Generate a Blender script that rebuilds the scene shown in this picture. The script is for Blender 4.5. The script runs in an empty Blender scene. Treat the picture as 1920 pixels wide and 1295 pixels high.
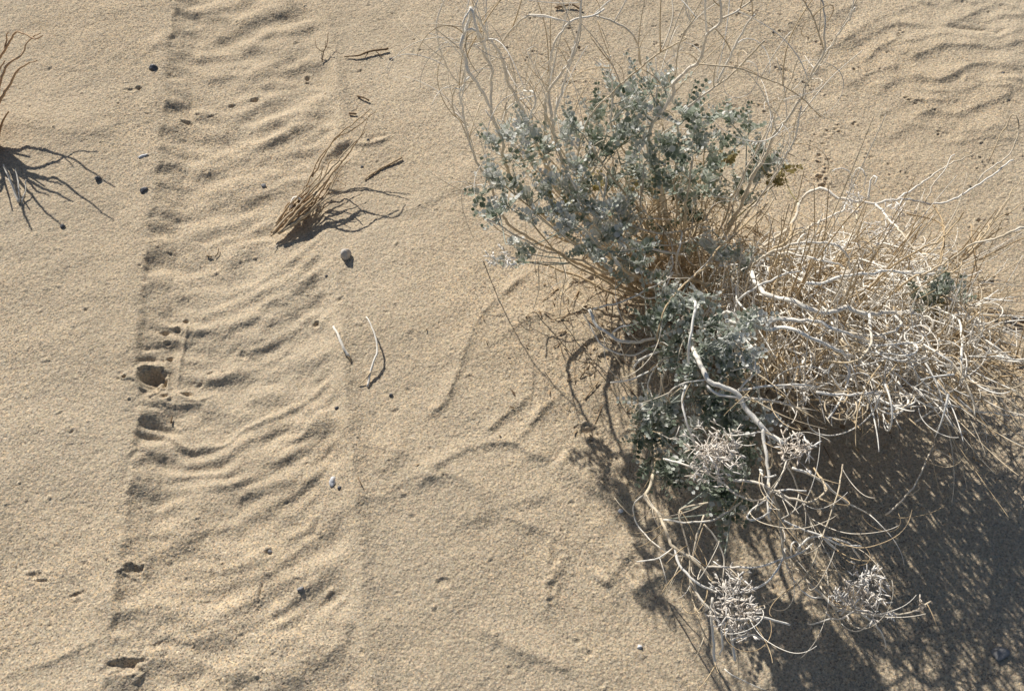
import bpy, math, random
import numpy as np
from mathutils import Vector
random.seed(7); RNG = np.random.default_rng(11)
C = bpy.context.scene.collection
R = math.radians
# ------------------------------------------------------------------ camera frame
H = 1.256; F = 1663.0
ST, CT = math.sin(R(30)), math.cos(R(30))
def W(px, py, z=0.0):
    """world point at height z (m) seen at photo position px,py"""
    ax, ay = (px-960)/F, (647.5-py)/F
    d = Vector((ax, ST+ay*CT, -CT+ay*ST))
    t = (H-z)/-d.z
    return Vector((d.x*t, d.y*t, z))
SUNH = Vector((.47, -.883, 0)).normalized(); SEL = R(36); CS = 1/math.tan(SEL)
def ZK(py, k=1.42):
    """the rear crown stands higher than the drooping front branches"""
    t=min(1,max(0,(py-480)/330)); t=t*t*(3-2*t); return k+(1.0-k)*t
# ------------------------------------------------------------------ helpers
def tag(o, label=None, cat=None, group=None, kind=None):
    if label: o['label'] = label
    if cat: o['category'] = cat
    if group: o['group'] = group
    if kind: o['kind'] = kind
    return o
def empty(name, loc, label, cat, group=None):
    o = bpy.data.objects.new(name, None); C.objects.link(o); o.location = loc
    o.empty_display_size = .03
    return tag(o, label, cat, group)
class MB:
    """collects tubes / faces with a per-vertex 'tone' value"""
    def __init__(s): s.v=[]; s.f=[]; s.t=[]
    def add(s, vs, fs, tone):
        n=len(s.v); s.v.extend(vs); s.f.extend([tuple(i+n for i in f) for f in fs])
        s.t.extend(tone if hasattr(tone,'__len__') else [tone]*len(vs))
    def tube(s, pts, r0, r1, tone=0.5, sides=5, tone1=None, knots=0.0):
        pts=[Vector(p) for p in pts]; n=len(pts)
        if n<2: return
        vs=[]; fs=[]; ts=[]
        up=Vector((.31,.12,.94)); prev=None
        for i,p in enumerate(pts):
            t=(pts[min(i+1,n-1)]-pts[max(i-1,0)])
            if t.length<1e-9: t=Vector((0,0,1))
            t.normalize()
            if prev is None:
                a=t.cross(up)
                if a.length<1e-3: a=t.cross(Vector((1,0,0)))
            else: a=prev-t*prev.dot(t)
            a.normalize(); prev=a; b=t.cross(a)
            k=i/(n-1); r=r0+(r1-r0)*k
            if knots: r*=1+knots*(random.random()-.4)
            tt=tone if tone1 is None else tone+(tone1-tone)*k
            for j in range(sides):
                an=2*math.pi*j/sides
                vs.append(p+(a*math.cos(an)+b*math.sin(an))*r); ts.append(tt)
        for i in range(n-1):
            for j in range(sides):
                j2=(j+1)%sides
                fs.append((i*sides+j,i*sides+j2,(i+1)*sides+j2,(i+1)*sides+j))
        fs.append(tuple(range(sides-1,-1,-1))); fs.append(tuple((n-1)*sides+j for j in range(sides)))
        s.add(vs,fs,ts)
    def build(s, name, mat, parent=None, origin=None, smooth=True):
        me=bpy.data.meshes.new(name)
        o0=Vector(origin) if origin is not None else (Vector(parent.location) if parent else Vector((0,0,0)))
        me.from_pydata([tuple(v-o0) for v in s.v],[],s.f)
        at=me.attributes.new('tone','FLOAT','POINT'); at.data.foreach_set('value',s.t)
        if smooth: me.polygons.foreach_set('use_smooth',[True]*len(me.polygons))
        me.materials.append(mat); me.update()
        ob=bpy.data.objects.new(name,me); C.objects.link(ob)
        if parent: ob.parent=parent
        else: ob.location=o0
        return ob
def crom(P, step=.006, jit=0.0):
    """Catmull-Rom through world points"""
    P=[Vector(p) for p in P]
    if len(P)==2: P=[P[0],(P[0]+P[1])/2,P[1]]
    Q=[P[0]*2-P[1]]+P+[P[-1]*2-P[-2]]; out=[]
    for i in range(1,len(Q)-2):
        n=max(2,int((Q[i+1]-Q[i]).length/step))
        for k in range(n):
            t=k/n; a,b,c,d=Q[i-1],Q[i],Q[i+1],Q[i+2]
            out.append(.5*((2*b)+(c-a)*t+(2*a-5*b+4*c-d)*t*t+(3*b-a-3*c+d)*t**3))
    out.append(P[-1])
    if jit:
        w=Vector((0,0,0)); 
        for i in range(1,len(out)-1):
            w=w*.7+Vector([random.gauss(0,jit) for _ in range(3)])
            out[i]=out[i]+w
    return out
def rv(s=1.0): return Vector([random.gauss(0,s) for _ in range(3)])
def curl(p, d, L, R0, wob=.4, step=.006, grav=0.0, zmin=.006):
    """an arc starting at p along d with curvature radius about R0"""
    d=Vector(d).normalized(); ax=d.cross(rv()); 
    if ax.length<1e-4: ax=Vector((0,0,1))
    ax.normalize(); out=[Vector(p)]; p=Vector(p)
    n=max(4,int(L/step)); k=1/R0*random.choice((-1,1))
    for i in range(n):
        k2=k*(1+.5*math.sin(i*step*40+p.x*90))
        d=(d+ax.cross(d)*k2*step+rv(wob*step)+Vector((0,0,grav*step))).normalized()
        ax=(ax+rv(.02)); ax=(ax-d*ax.dot(d)).normalized()
        p=p+d*step
        if p.z<zmin: p.z=zmin; d.z=abs(d.z)*.4
        out.append(p.copy())
    return out
# ------------------------------------------------------------------ materials
def newmat(name):
    m=bpy.data.materials.new(name); m.use_nodes=True; nt=m.node_tree
    return m,nt,nt.nodes['Principled BSDF']
def ramp(nt, stops, interp='LINEAR'):
    r=nt.nodes.new('ShaderNodeValToRGB'); e=r.color_ramp.elements; r.color_ramp.interpolation=interp
    e[0].position,e[0].color=stops[0][0],(*stops[0][1],1); e[1].position,e[1].color=stops[1][0],(*stops[1][1],1)
    for p,c in stops[2:]:
        x=e.new(p); x.color=(*c,1)
    return r
def coords(nt): return nt.nodes.new('ShaderNodeNewGeometry').outputs['Position']
def noise(nt, vec, scale, detail=2, rough=.5):
    n=nt.nodes.new('ShaderNodeTexNoise'); n.inputs['Scale'].default_value=scale
    n.inputs['Detail'].default_value=detail; n.inputs['Roughness'].default_value=rough
    nt.links.new(vec,n.inputs['Vector']); return n
def mixc(nt, blend, fac, a, b):
    m=nt.nodes.new('ShaderNodeMix'); m.data_type='RGBA'; m.blend_type=blend
    for k,v in ((0,fac),(6,a),(7,b)):
        if hasattr(v,'is_linked') or hasattr(v,'links'): nt.links.new(v,m.inputs[k])
        else: m.inputs[k].default_value=v if k==0 else (*v,1)
    return m.outputs[2]
def sand_material():
    m,nt,b=newmat('desert_sand'); pos=coords(nt)
    lo=noise(nt,pos,3.0,3); r1=ramp(nt,[(.3,(.502,.415,.302)),(.7,(.565,.474,.352))]); nt.links.new(lo.outputs[0],r1.inputs[0])
    # grains: individual cells of different mineral colours
    vo=nt.nodes.new('ShaderNodeTexVoronoi'); vo.inputs['Scale'].default_value=520; nt.links.new(pos,vo.inputs['Vector'])
    sx=nt.nodes.new('ShaderNodeSeparateColor'); nt.links.new(vo.outputs['Color'],sx.inputs[0])
    gr=ramp(nt,[(0,(.16,.15,.15)),(.10,(.42,.42,.44)),(.25,(.82,.80,.79)),(.55,(1,1,1)),(.80,(1.18,1.10,1.0)),(.93,(1.3,1.12,.88)),(1,(1.5,1.5,1.5))])
    nt.links.new(sx.outputs[0],gr.inputs[0])
    # coarse coloured grains collect in some places
    reg=noise(nt,pos,2.2,2); rr=ramp(nt,[(.40,(.38,.38,.38)),(.62,(.8,.8,.8))]); nt.links.new(reg.outputs[0],rr.inputs[0])
    c=mixc(nt,'MULTIPLY',rr.outputs[0],r1.outputs[0],gr.outputs[0])
    hu=ramp(nt,[(0,(1.05,.98,.97)),(.35,(1,1,1)),(.65,(.97,1.01,.95)),(1,(.90,.98,1.10))]); nt.links.new(sx.outputs[2],hu.inputs[0])
    c=mixc(nt,'MULTIPLY',.8,c,hu.outputs[0])
    n2=noise(nt,pos,290,3,.6); r2=ramp(nt,[(.32,(.60,.59,.60)),(.68,(1.30,1.29,1.26))]); nt.links.new(n2.outputs[0],r2.inputs[0])
    c=mixc(nt,'MULTIPLY',.75,c,r2.outputs[0])
    nt.links.new(c,b.inputs['Base Color'])
    b.inputs['Roughness'].default_value=.95; b.inputs['Specular IOR Level'].default_value=.15
    n3=noise(nt,pos,300,3,.6)
    bp=nt.nodes.new('ShaderNodeBump'); bp.inputs['Strength'].default_value=1.0; bp.inputs['Distance'].default_value=.0018
    nt.links.new(n3.outputs[0],bp.inputs['Height'])
    nt.links.new(bp.outputs[0],b.inputs['Normal'])
    return m
def stem_material(name, stops, rough=.75, nscale=160):
    m,nt,b=newmat(name); pos=coords(nt)
    at=nt.nodes.new('ShaderNodeAttribute'); at.attribute_name='tone'
    r=ramp(nt,stops); 
    n=noise(nt,pos,nscale,3,.65)
    ad=nt.nodes.new('ShaderNodeMath'); ad.operation='MULTIPLY_ADD'; nt.links.new(n.outputs[0],ad.inputs[0]); ad.inputs[1].default_value=.6
    sb=nt.nodes.new('ShaderNodeMath'); sb.operation='SUBTRACT'; nt.links.new(at.outputs['Fac'],sb.inputs[0]); sb.inputs[1].default_value=.3
    nt.links.new(sb.outputs[0],ad.inputs[2]); nt.links.new(ad.outputs[0],r.inputs[0])
    nt.links.new(r.outputs[0],b.inputs['Base Color'])
    b.inputs['Roughness'].default_value=rough; b.inputs['Specular IOR Level'].default_value=.3
    n4=noise(nt,pos,500,2); bp=nt.nodes.new('ShaderNodeBump'); bp.inputs['Strength'].default_value=.5; bp.inputs['Distance'].default_value=.0008
    nt.links.new(n4.outputs[0],bp.inputs['Height']); nt.links.new(bp.outputs[0],b.inputs['Normal'])
    return m
def leaf_material(name, stops):
    m,nt,b=newmat(name); pos=coords(nt)
    at=nt.nodes.new('ShaderNodeAttribute'); at.attribute_name='tone'
    n=noise(nt,pos,220,2); 
    ad=nt.nodes.new('ShaderNodeMath'); ad.operation='MULTIPLY_ADD'; nt.links.new(n.outputs[0],ad.inputs[0]); ad.inputs[1].default_value=.3
    sb=nt.nodes.new('ShaderNodeMath'); sb.operation='SUBTRACT'; nt.links.new(at.outputs['Fac'],sb.inputs[0]); sb.inputs[1].default_value=.15
    nt.links.new(sb.outputs[0],ad.inputs[2]); r=ramp(nt,stops); nt.links.new(ad.outputs[0],r.inputs[0])
    nt.links.new(r.outputs[0],b.inputs['Base Color'])
    b.inputs['Roughness'].default_value=.6; b.inputs['Specular IOR Level'].default_value=.35
    b.inputs['Sheen Weight'].default_value=.35; b.inputs['Sheen Roughness'].default_value=.4
    tr=nt.nodes.new('ShaderNodeBsdfTranslucent'); nt.links.new(r.outputs[0],tr.inputs[0])
    mx=nt.nodes.new('ShaderNodeMixShader'); mx.inputs[0].default_value=.30
    out=[x for x in nt.nodes if x.type=='OUTPUT_MATERIAL'][0]
    nt.links.new(b.outputs[0],mx.inputs[1]); nt.links.new(tr.outputs[0],mx.inputs[2]); nt.links.new(mx.outputs[0],out.inputs[0])
    return m
def rock_material(name, c0, c1, rough=.7):
    m,nt,b=newmat(name); pos=coords(nt); n=noise(nt,pos,180,4,.6)
    r=ramp(nt,[(.3,c0),(.7,c1)]); nt.links.new(n.outputs[0],r.inputs[0]); nt.links.new(r.outputs[0],b.inputs['Base Color'])
    b.inputs['Roughness'].default_value=rough
    bp=nt.nodes.new('ShaderNodeBump'); bp.inputs['Strength'].default_value=.6; bp.inputs['Distance'].default_value=.001
    nt.links.new(n.outputs[0],bp.inputs['Height']); nt.links.new(bp.outputs[0],b.inputs['Normal'])
    return m
M_SAND=sand_material()
# tone 0 = ochre/tan, 1 = weathered grey white
M_STEM=stem_material('weathered_stem',[(0,(.33,.235,.135)),(.30,(.60,.465,.29)),(.55,(.68,.58,.43)),(.80,(.82,.755,.65)),(1,(.90,.865,.79))])
M_BARK=stem_material('old_brown_bark',[(0,(.13,.085,.05)),(.4,(.31,.21,.12)),(.7,(.50,.37,.225)),(1,(.64,.54,.39))],nscale=90)
M_RED=stem_material('reddish_dry_stem',[(0,(.22,.13,.065)),(.5,(.44,.27,.14)),(1,(.60,.42,.26))])
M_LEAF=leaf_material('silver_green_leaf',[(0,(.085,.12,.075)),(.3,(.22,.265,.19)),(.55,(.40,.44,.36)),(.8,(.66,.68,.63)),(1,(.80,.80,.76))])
M_DRYLEAF=leaf_material('yellowing_leaf',[(0,(.10,.09,.03)),(.5,(.30,.25,.09)),(1,(.50,.44,.24))])
M_FLOWER=stem_material('dried_flower',[(0,(.40,.31,.23)),(.4,(.66,.56,.45)),(.7,(.80,.73,.64)),(1,(.86,.83,.78))])
M_DARKROCK=rock_material('dark_pebble',(.05,.053,.060),(.15,.15,.165),.5)
M_GREYROCK=rock_material('grey_pebble',(.16,.16,.17),(.32,.31,.30))
M_PALEROCK=rock_material('pale_pebble',(.46,.41,.36),(.62,.57,.51))
M_WHITEROCK=rock_material('white_pebble',(.55,.55,.56),(.75,.75,.76))
# ------------------------------------------------------------------ sand heightfield
def h2(ix,iy,s):
    n=(ix*374761393+iy*668265263+s*974634777)&0xffffffff
    n=((n^(n>>13))*1274126177)&0xffffffff
    return ((n^(n>>16))&0xffff)/65535.0
def vn(x,y,lam,seed):
    gx,gy=x/lam+1000,y/lam+1000; ix=np.floor(gx).astype(np.int64); iy=np.floor(gy).astype(np.int64)
    fx,fy=gx-ix,gy-iy; fx=fx*fx*fx*(fx*(fx*6-15)+10); fy=fy*fy*fy*(fy*(fy*6-15)+10)
    a=h2(ix,iy,seed);b=h2(ix+1,iy,seed);c=h2(ix,iy+1,seed);d=h2(ix+1,iy+1,seed)
    return (a+(b-a)*fx+(c-a)*fy+(a-b-c+d)*fx*fy)*2-1
STEP=.0016
fx=np.arange(-1.16,1.16,STEP); fy=np.arange(.10,1.70,STEP)
def tails(a, sgn):
    out=[]; d=STEP; p=a
    while abs(p-a)<70: d*=1.22; p+=sgn*d; out.append(p)
    return out
xs=np.array(tails(fx[0],-1)[::-1]+list(fx)+tails(fx[-1],1)); ys=np.array(tails(fy[0],-1)[::-1]+list(fy)+tails(fy[-1],1))
X,Y=np.meshgrid(xs,ys); NX,NY=len(xs),len(ys)
sm=lambda t:(lambda c:c*c*(3-2*c))(np.clip(t,0,1))
Z=.010*vn(X,Y,.55,1)+.006*vn(X,Y,.27,2)+.0022*vn(X+.3*Y,Y,.11,3)+.0012*vn(X,Y,.045,4)+.0010*vn(X+.5*Y,2*Y-X,.08,5)
Z+=.02*vn(X,Y,6,9)*sm((np.abs(X)-1.2)/3)
# wheel track edges (photo px -> ground)
Lp=[(322,-60),(320,0),(306,100),(300,200),(284,330),(268,450),(258,560),(253,640),(248,740),(238,850),(222,960),(212,1050),(204,1150),(186,1260),(176,1320)]
Rp=[(585,-60),(592,0),(618,100),(630,220),(600,400),(618,520),(628,640),(640,760),(648,880),(660,1000),(672,1150),(690,1320)]
Lw=sorted([(W(*p).y,W(*p).x) for p in Lp]); Rw=sorted([(W(*p).y,W(*p).x) for p in Rp])
def line(Y,L):
    ya=[a for a,b in L]; xa=[b for a,b in L]
    r=np.interp(Y,ya,xa); s0=(xa[1]-xa[0])/(ya[1]-ya[0])*0; 
    return r
XL=line(Y,Lw)+.0035*vn(Y,Y*0,.035,21)+.0018*vn(X,Y,.014,24); XR=line(Y,Rw)+.005*vn(Y,Y*0,.10,22)
U=(X-XL)/(XR-XL)
D=X-XL
inside=sm((D+.002*vn(X,Y,.012,23))/.012)*sm((XR+.014-X)/.045)
Z+=-.0165*inside*np.clip(D/.052,0,1)*(1-.55*sm((U-.25)/.5))+.0028*np.exp(-((D+.010)/.024)**2)*(1+.5*vn(X,Y,.05,31))
Z+=.0066*np.exp(-(np.abs(X-XR-.008)/np.where(X>XR+.008,.016,.014))**1.7)*(.9+.5*vn(X,Y,.09,25))
# tread lugs: rows read at the left edge
rows=[15,62,130,205,280,360,430,483,520,580,640,700,800,855,912,985,1065,1165,1248,1340]
rows=sorted(rows+[(a+b)/2+random.uniform(-6,6) for a,b in zip(rows,rows[1:]) if b-a>48])
rw=sorted([W(300,r).y for r in rows])
ev=np.arange(len(rw))
su=np.interp(np.clip(U,-.1,1.2),[-.1,0,.15,.3,.45,.6,.8,1,1.2],[0,0,.010,.018,.010,-.012,-.055,-.11,-.15])
yy=Y+su+.014*vn(X,Y,.08,41)+.006*vn(X,Y,.03,42)
PH=np.interp(yy,rw,ev)+np.where(yy>rw[-1],(yy-rw[-1])/.045,0)-np.where(yy<rw[0],(rw[0]-yy)/.045,0)
fr=PH-np.floor(PH)                       # 0 at row line, rises away from the camera
prof=np.where(fr<.5,sm(fr/.5),1-sm((fr-.5)/.5))  # steep face towards the camera, gentle back
amp=np.interp(np.clip(U,0,1),[0,.08,.35,.6,1],[.0017,.0021,.0020,.0018,.0013])*np.clip(.7+1.7*vn(X*1.4,Y,.06,43),.0,1.8)*np.clip(.95+.5*vn(X,Y,.035,44),.2,1.5)
Z+=inside*amp*(prof-.4)
Z+=inside*(.0046*vn(X*1.0+.8*Y,Y*2.0-1.1*X,.085,45)+.0030*vn(X*.9+.3*Y,Y*1.9-.5*X,.055,47)+.0018*vn(X,Y*1.5,.03,46))
nearL=np.exp(-((D-.028)/.022)**2)*sm(D/.008)
Z-=nearL*.0022*sm(.5+1.5*vn(X,Y,.12,50))*np.exp(-(((fr+.5)%1-.5)/.16)**2)
def win(cx,cy,rad):
    i0,i1=np.searchsorted(xs,[cx-rad,cx+rad]); j0,j1=np.searchsorted(ys,[cy-rad,cy+rad])
    return slice(j0,j1),slice(i0,i1)
def pit(px,py,rx,ry,depth,ang=0,sharp=2,rim=.25):
    c=W(px,py); s=win(c.x,c.y,max(rx,ry)*3)
    x=X[s]-c.x;y=Y[s]-c.y; ca,sa=math.cos(ang),math.sin(ang)
    q=((x*ca+y*sa)/rx)**2+((-x*sa+y*ca)/ry)**2
    q=q*(1+.3*vn(X[s],Y[s],max(rx,ry)*.9,77)+(.55 if max(rx,ry)>.006 else 0)*vn(X[s],Y[s],max(rx,ry)*.45,78))
    Z[s]+=-depth*np.exp(-q**(sharp/2))+depth*rim*np.exp(-((np.sqrt(q)-1.5)/.45)**2)
def stroke(P,w,h,asym=0,lee=.5):
    """a ridge (h>0) or furrow (h<0); asym>0: steeper towards lower right"""
    P=[W(*p) for p in P]; P=crom(P,.02); pp=np.array([(p.x,p.y) for p in P])
    x0,x1=pp[:,0].min()-4*w,pp[:,0].max()+4*w; y0,y1=pp[:,1].min()-4*w,pp[:,1].max()+4*w
    i0,i1=np.searchsorted(xs,[x0,x1]); j0,j1=np.searchsorted(ys,[y0,y1]); s=(slice(j0,j1),slice(i0,i1))
    x=X[s];y=Y[s]; best=np.full(x.shape,9.); side=np.zeros(x.shape); tt=np.zeros(x.shape); n=len(pp)-1
    for k in range(n):
        a,b=pp[k],pp[k+1]; d=b-a; L2=(d**2).sum()+1e-12
        t=np.clip(((x-a[0])*d[0]+(y-a[1])*d[1])/L2,0,1)
        ex,ey=x-a[0]-t*d[0],y-a[1]-t*d[1]; q=np.hypot(ex,ey); m=q<best
        best=np.where(m,q,best); side=np.where(m,np.sign(ex*.47-ey*.88),side); tt=np.where(m,(k+t)/n,tt)
    end=sm(tt/.12)*sm((1-tt)/.12)
    ww=np.where(side>0,w*(1-asym),w*(1+asym*1.6))
    Z[s]+=h*end*np.exp(-(best/ww)**1.6)*(.8+.4*vn(x,y,.03,55))
def c2(*P): return [(1280+x/3,y/3) for x,y in P]
def c5(*P): return [(640+x/3,700+y/3) for x,y in P]
for P,w,h in [
 (c2((1440,150),(1540,115),(1620,85),(1720,35),(1790,20),(1900,55)),.020,.0065),
 (c2((1250,340),(1330,300),(1400,275),(1480,255),(1600,262),(1700,262),(1800,262),(1960,215)),.020,.0075),
 (c2((1060,540),(1150,470),(1230,420),(1330,430),(1430,450),(1500,430),(1570,390),(1620,365),(1740,360),(1860,390),(1960,360)),.020,.0075),
 (c2((1280,660),(1360,625),(1440,618),(1530,640),(1620,610),(1700,580),(1800,550),(1850,510),(1960,540)),.020,.0065),
 (c2((1560,445),(1640,460),(1730,490),(1850,500)),.012,.004),
 (c2((900,260),(980,220),(1080,170),(1180,135),(1260,130),(1450,150)),.018,.005),
 (c2((1000,345),(1060,310),(1090,265),(1200,215),(1260,150)),.012,.004),
 (c2((1080,265),(1200,270),(1260,300)),.012,.0025),
 (c2((1040,760),(1200,740),(1290,690),(1400,700),(1600,740),(1900,700)),.022,.004),
 (c2((560,130),(700,90),(860,60),(1000,0)),.025,.004),
 (c2((1300,-10),(1450,30),(1600,-20)),.02,.004),
 (c2((700,300),(850,240),(960,190),(1050,120),(1200,60),(1330,20)),.016,.004),(c2((1180,240),(1330,215),(1480,190),(1640,220),(1780,215),(1960,150)),.014,.004),
 (c2((1240,480),(1380,505),(1520,520),(1650,480),(1780,450),(1960,470)),.016,.0045),(c2((1100,640),(1200,590),(1320,560),(1440,560),(1600,555)),.016,.004),
 (c2((1500,-20),(1620,25),(1760,-15)),.014,.004),(c2((1560,105),(1680,130),(1800,90),(1960,100)),.014,.004),(c2((900,480),(1000,430),(1110,380),(1240,370)),.015,.0035),(c2((1380,780),(1550,800),(1700,770),(1900,790)),.018,.0035),
 (c2((640,420),(800,360),(950,300)),.02,.0025)]:
    stroke(P,w*.95,h*.88,.5)
stroke(c2((1445,150),(1560,160),(1700,175),(1760,197),(1820,160)),.006,-.005)
stroke(c2((1590,445),(1640,462),(1700,480)),.005,-.003)
for P,w,h in [
 ([(1000,505),(960,540),(905,590),(880,640),(850,720),(825,765),(790,782)],.010,.0042),
 (c5((1060,120),(1000,190),(920,240),(800,345)),.009,.0034),(c5((1190,150),(1130,210),(1060,300),(990,375)),.009,.0036),
 (c5((500,540),(560,510),(700,430),(850,395),(1000,400),(1060,455),(1210,478)),.010,.0042),
 (c5((390,420),(300,480),(180,570)),.016,.0034),
 (c5((380,690),(450,600),(560,580),(700,600),(820,740),(950,810),(1150,880),(1300,930)),.014,.0034),
 (c5((640,860),(780,800),(900,740),(1100,690),(1200,640)),.016,.0036),
 (c5((1200,480),(1300,560),(1450,650),(1600,720)),.018,.005),
 (c5((1230,950),(1200,1060),(1180,1200),(1130,1400)),.014,.004),
 ([(870,1150),(930,1195),(990,1220),(1080,1255)],.014,.0042),
 ([(640,780),(690,830),(760,850)],.02,.003),([(700,920),(640,960),(600,1010)],.02,.003),
 ([(1130,1100),(1160,1060),(1210,1000)],.014,.007),([(1180,1110),(1230,1080),(1280,1060)],.018,.008),
 ([(1040,590),(980,605),(940,640)],.010,.003),
 ([(0,1270),(60,1250),(130,1225),(200,1190)],.010,.003),
 ([(120,125),(150,132),(185,122)],.006,.0016),([(235,120),(270,100),(305,75)],.010,.002),
 ([(-20,240),(60,235),(140,250),(240,235)],.03,.004),
 ([(700,940),(760,900),(820,880)],.02,.0028),([(1050,560),(1090,575),(1130,600)],.014,.004),
 ([(690,262),(700,255),(728,250)],.006,-.004),([(640,262),(690,268),(730,257)],.007,.003),
 ([(840,400),(880,340),(880,300)],.012,.0022),([(750,400),(820,370),(870,340)],.02,.003)]:
    stroke(P,w*.95,h*1.25,.3)
stroke([(352,590),(342,620),(334,650),(328,690),(322,720)],.0035,.0032); stroke([(322,728),(345,738),(372,736),(400,722)],.0035,.0032)
stroke([(290,745),(330,748),(375,742)],.004,.0025); stroke([(305,600),(322,606),(340,590)],.0035,.0025)
# hollow behind the dead tuft, scuffed sand near the shrub
pit(628,292,.040,.014,.012,.85,2,.1)
for px,py,rx,ry,d,a in [(279,700,.0165,.0135,.020,0),(245,1063,.011,.006,.008,-.4),(232,1246,.014,.008,.009,-.1),
 (310,662,.005,.004,.006,0),(306,634,.004,.003,.006,0),(328,610,.005,.004,.006,0),(342,592,.004,.003,.005,0),(302,617,.006,.004,.006,0),
 (342,727,.010,.004,.006,0),(300,733,.006,.004,.005,0),(473,172,.007,.005,.006,0),(428,183,.006,.0035,.004,.3),
 (345,217,.010,.005,.006,-.4),(365,200,.005,.003,.003,0),(390,203,.007,.003,.003,.2),(572,131,.005,.005,.006,0),(572,140,.004,.002,.003,0),
 (590,602,.005,.005,.005,0),(592,598,.003,.003,.005,0),(258,163,.005,.005,.005,0),(243,167,.008,.004,.003,0),
 (385,688,.006,.003,.003,.5),(450,655,.008,.005,.004,0),(160,580,.003,.003,.003,0),(60,1075,.007,.004,.004,0),(72,1086,.014,.002,.003,-.1),
 (140,1113,.012,.003,.003,.3),(140,1127,.010,.002,.002,0),(1102,808,.012,.008,.007,0),(1108,826,.003,.003,.004,0),
 (608,165,.003,.003,.003,0),(1042,1042,.008,.018,.005,-.25),(1035,1100,.006,.012,.004,-.2),
 (485,1105,.002,.012,.004,0),(500,1030,.005,.005,.006,0),(830,1090,.010,.006,.003,.2)]:
    pit(px,py,rx,ry,d,a)
for k in range(9):   # scuffed hollow by the shrub's right side
    for q in range(2): pit(1500+random.random()*60,232+k*11+random.random()*10,random.uniform(.004,.007),random.uniform(.002,.0035),.0020,random.uniform(-.8,.3),2,.6)
for px,py in [(1540,325),(1545,342)]: pit(px,py,.006,.004,.006,0,2,.5)
# toe prints of a small animal
prints=[(1045,12),(1090,60),(1070,48),(950,88),(1000,98),(1012,115),(1082,90),(980,110),(1060,150),(1075,150),(1230,75),(1240,82),(1390,22),(1412,22),
 (1303,85),(1306,86),(1460,52),(1522,70),(1535,76),(1370,115),(1380,118),(1455,118),(1468,120),(1505,145),(1520,155),(1585,173),(1608,126),(1620,126),(1578,232),(1605,228),(1583,242),
 (1705,178),(1715,188),(1662,210),(1765,247),(1640,290),(1630,287),(1830,300),(1842,315),(1850,305),(1700,325),(1370,190),(1425,190),(1435,198),(1850,515),(1860,520),(1862,530),(1845,540),
 (1560,360),(1545,330),(1120,183),(1095,183),(1835,412),(1828,428),(1885,400),(1890,410),(1915,398),(1690,60),(1880,138),(1888,190),(1000,30),(890,80),(1280,60)]
for px,py in prints:
    a=random.uniform(-.5,-.1)
    for k in range(random.choice((2,3))):
        pit(px+random.uniform(-9,9),py+random.uniform(-6,6),random.uniform(.0028,.0048),random.uniform(.0020,.003),random.uniform(.0016,.0028),a,2,.4)
    if random.random()<.5: 
        t=random.uniform(14,34); stroke([(px,py),(px+t*.5,py+t*.12),(px+t,py+t*.4)],.0024,-.0026)
# small random dimples and crumbs over all of it
for k in range(420):
    px,py=random.uniform(-20,1940),random.uniform(-10,1310)
    r=random.uniform(.0018,.004); pit(px,py,r*random.uniform(.8,2),r,random.choice((-1,1))*random.uniform(.001,.0026),random.uniform(-1,1),2,.2)
Z+=.0045*np.exp(-(((X-.17)/.07)**2+((Y-.5)/.16)**2))*vn(X,Y,.03,66)
# trodden mound under the shrub
Z+=.02*np.exp(-(((X-.33)/.16)**2+((Y-.80)/.13)**2))
near=np.exp(-np.maximum(0,np.hypot(X,(Y-.8))-1.6)*3)
Z+=near*(.00035*vn(X,Y,.0105,71)+.00048*vn(X,Y,.0052,72))
Z+=near*(RNG.random(Z.shape)-.5)*.0011
def gz(x,y):
    i=min(NX-2,max(0,int(np.searchsorted(xs,x))-1)); j=min(NY-2,max(0,int(np.searchsorted(ys,y))-1))
    return float(Z[j,i])
co=np.stack([X.ravel(),Y.ravel(),Z.ravel()],1).astype(np.float32)
idx=np.arange(NX*NY).reshape(NY,NX)
q=np.stack([idx[:-1,:-1].ravel(),idx[:-1,1:].ravel(),idx[1:,1:].ravel(),idx[1:,:-1].ravel()],1).astype(np.int32)
me=bpy.data.meshes.new('sand_ground'); me.vertices.add(len(co)); me.vertices.foreach_set('co',co.ravel())
me.loops.add(q.size); me.loops.foreach_set('vertex_index',q.ravel())
me.polygons.add(len(q)); me.polygons.foreach_set('loop_start',np.arange(0,q.size,4,dtype=np.int32))
me.polygons.foreach_set('loop_total',np.full(len(q),4,dtype=np.int32)); me.polygons.foreach_set('use_smooth',np.ones(len(q),dtype=bool))
me.update(calc_edges=True); me.materials.append(M_SAND)
g=bpy.data.objects.new('sand_ground',me); C.objects.link(g); g['kind']='structure'
g['label']='pale desert sand with a wheel track, ripples and small animal prints'
def G(px,py,dz=0.0):
    p=W(px,py); return Vector((p.x,p.y,gz(p.x,p.y)+dz))
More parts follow.
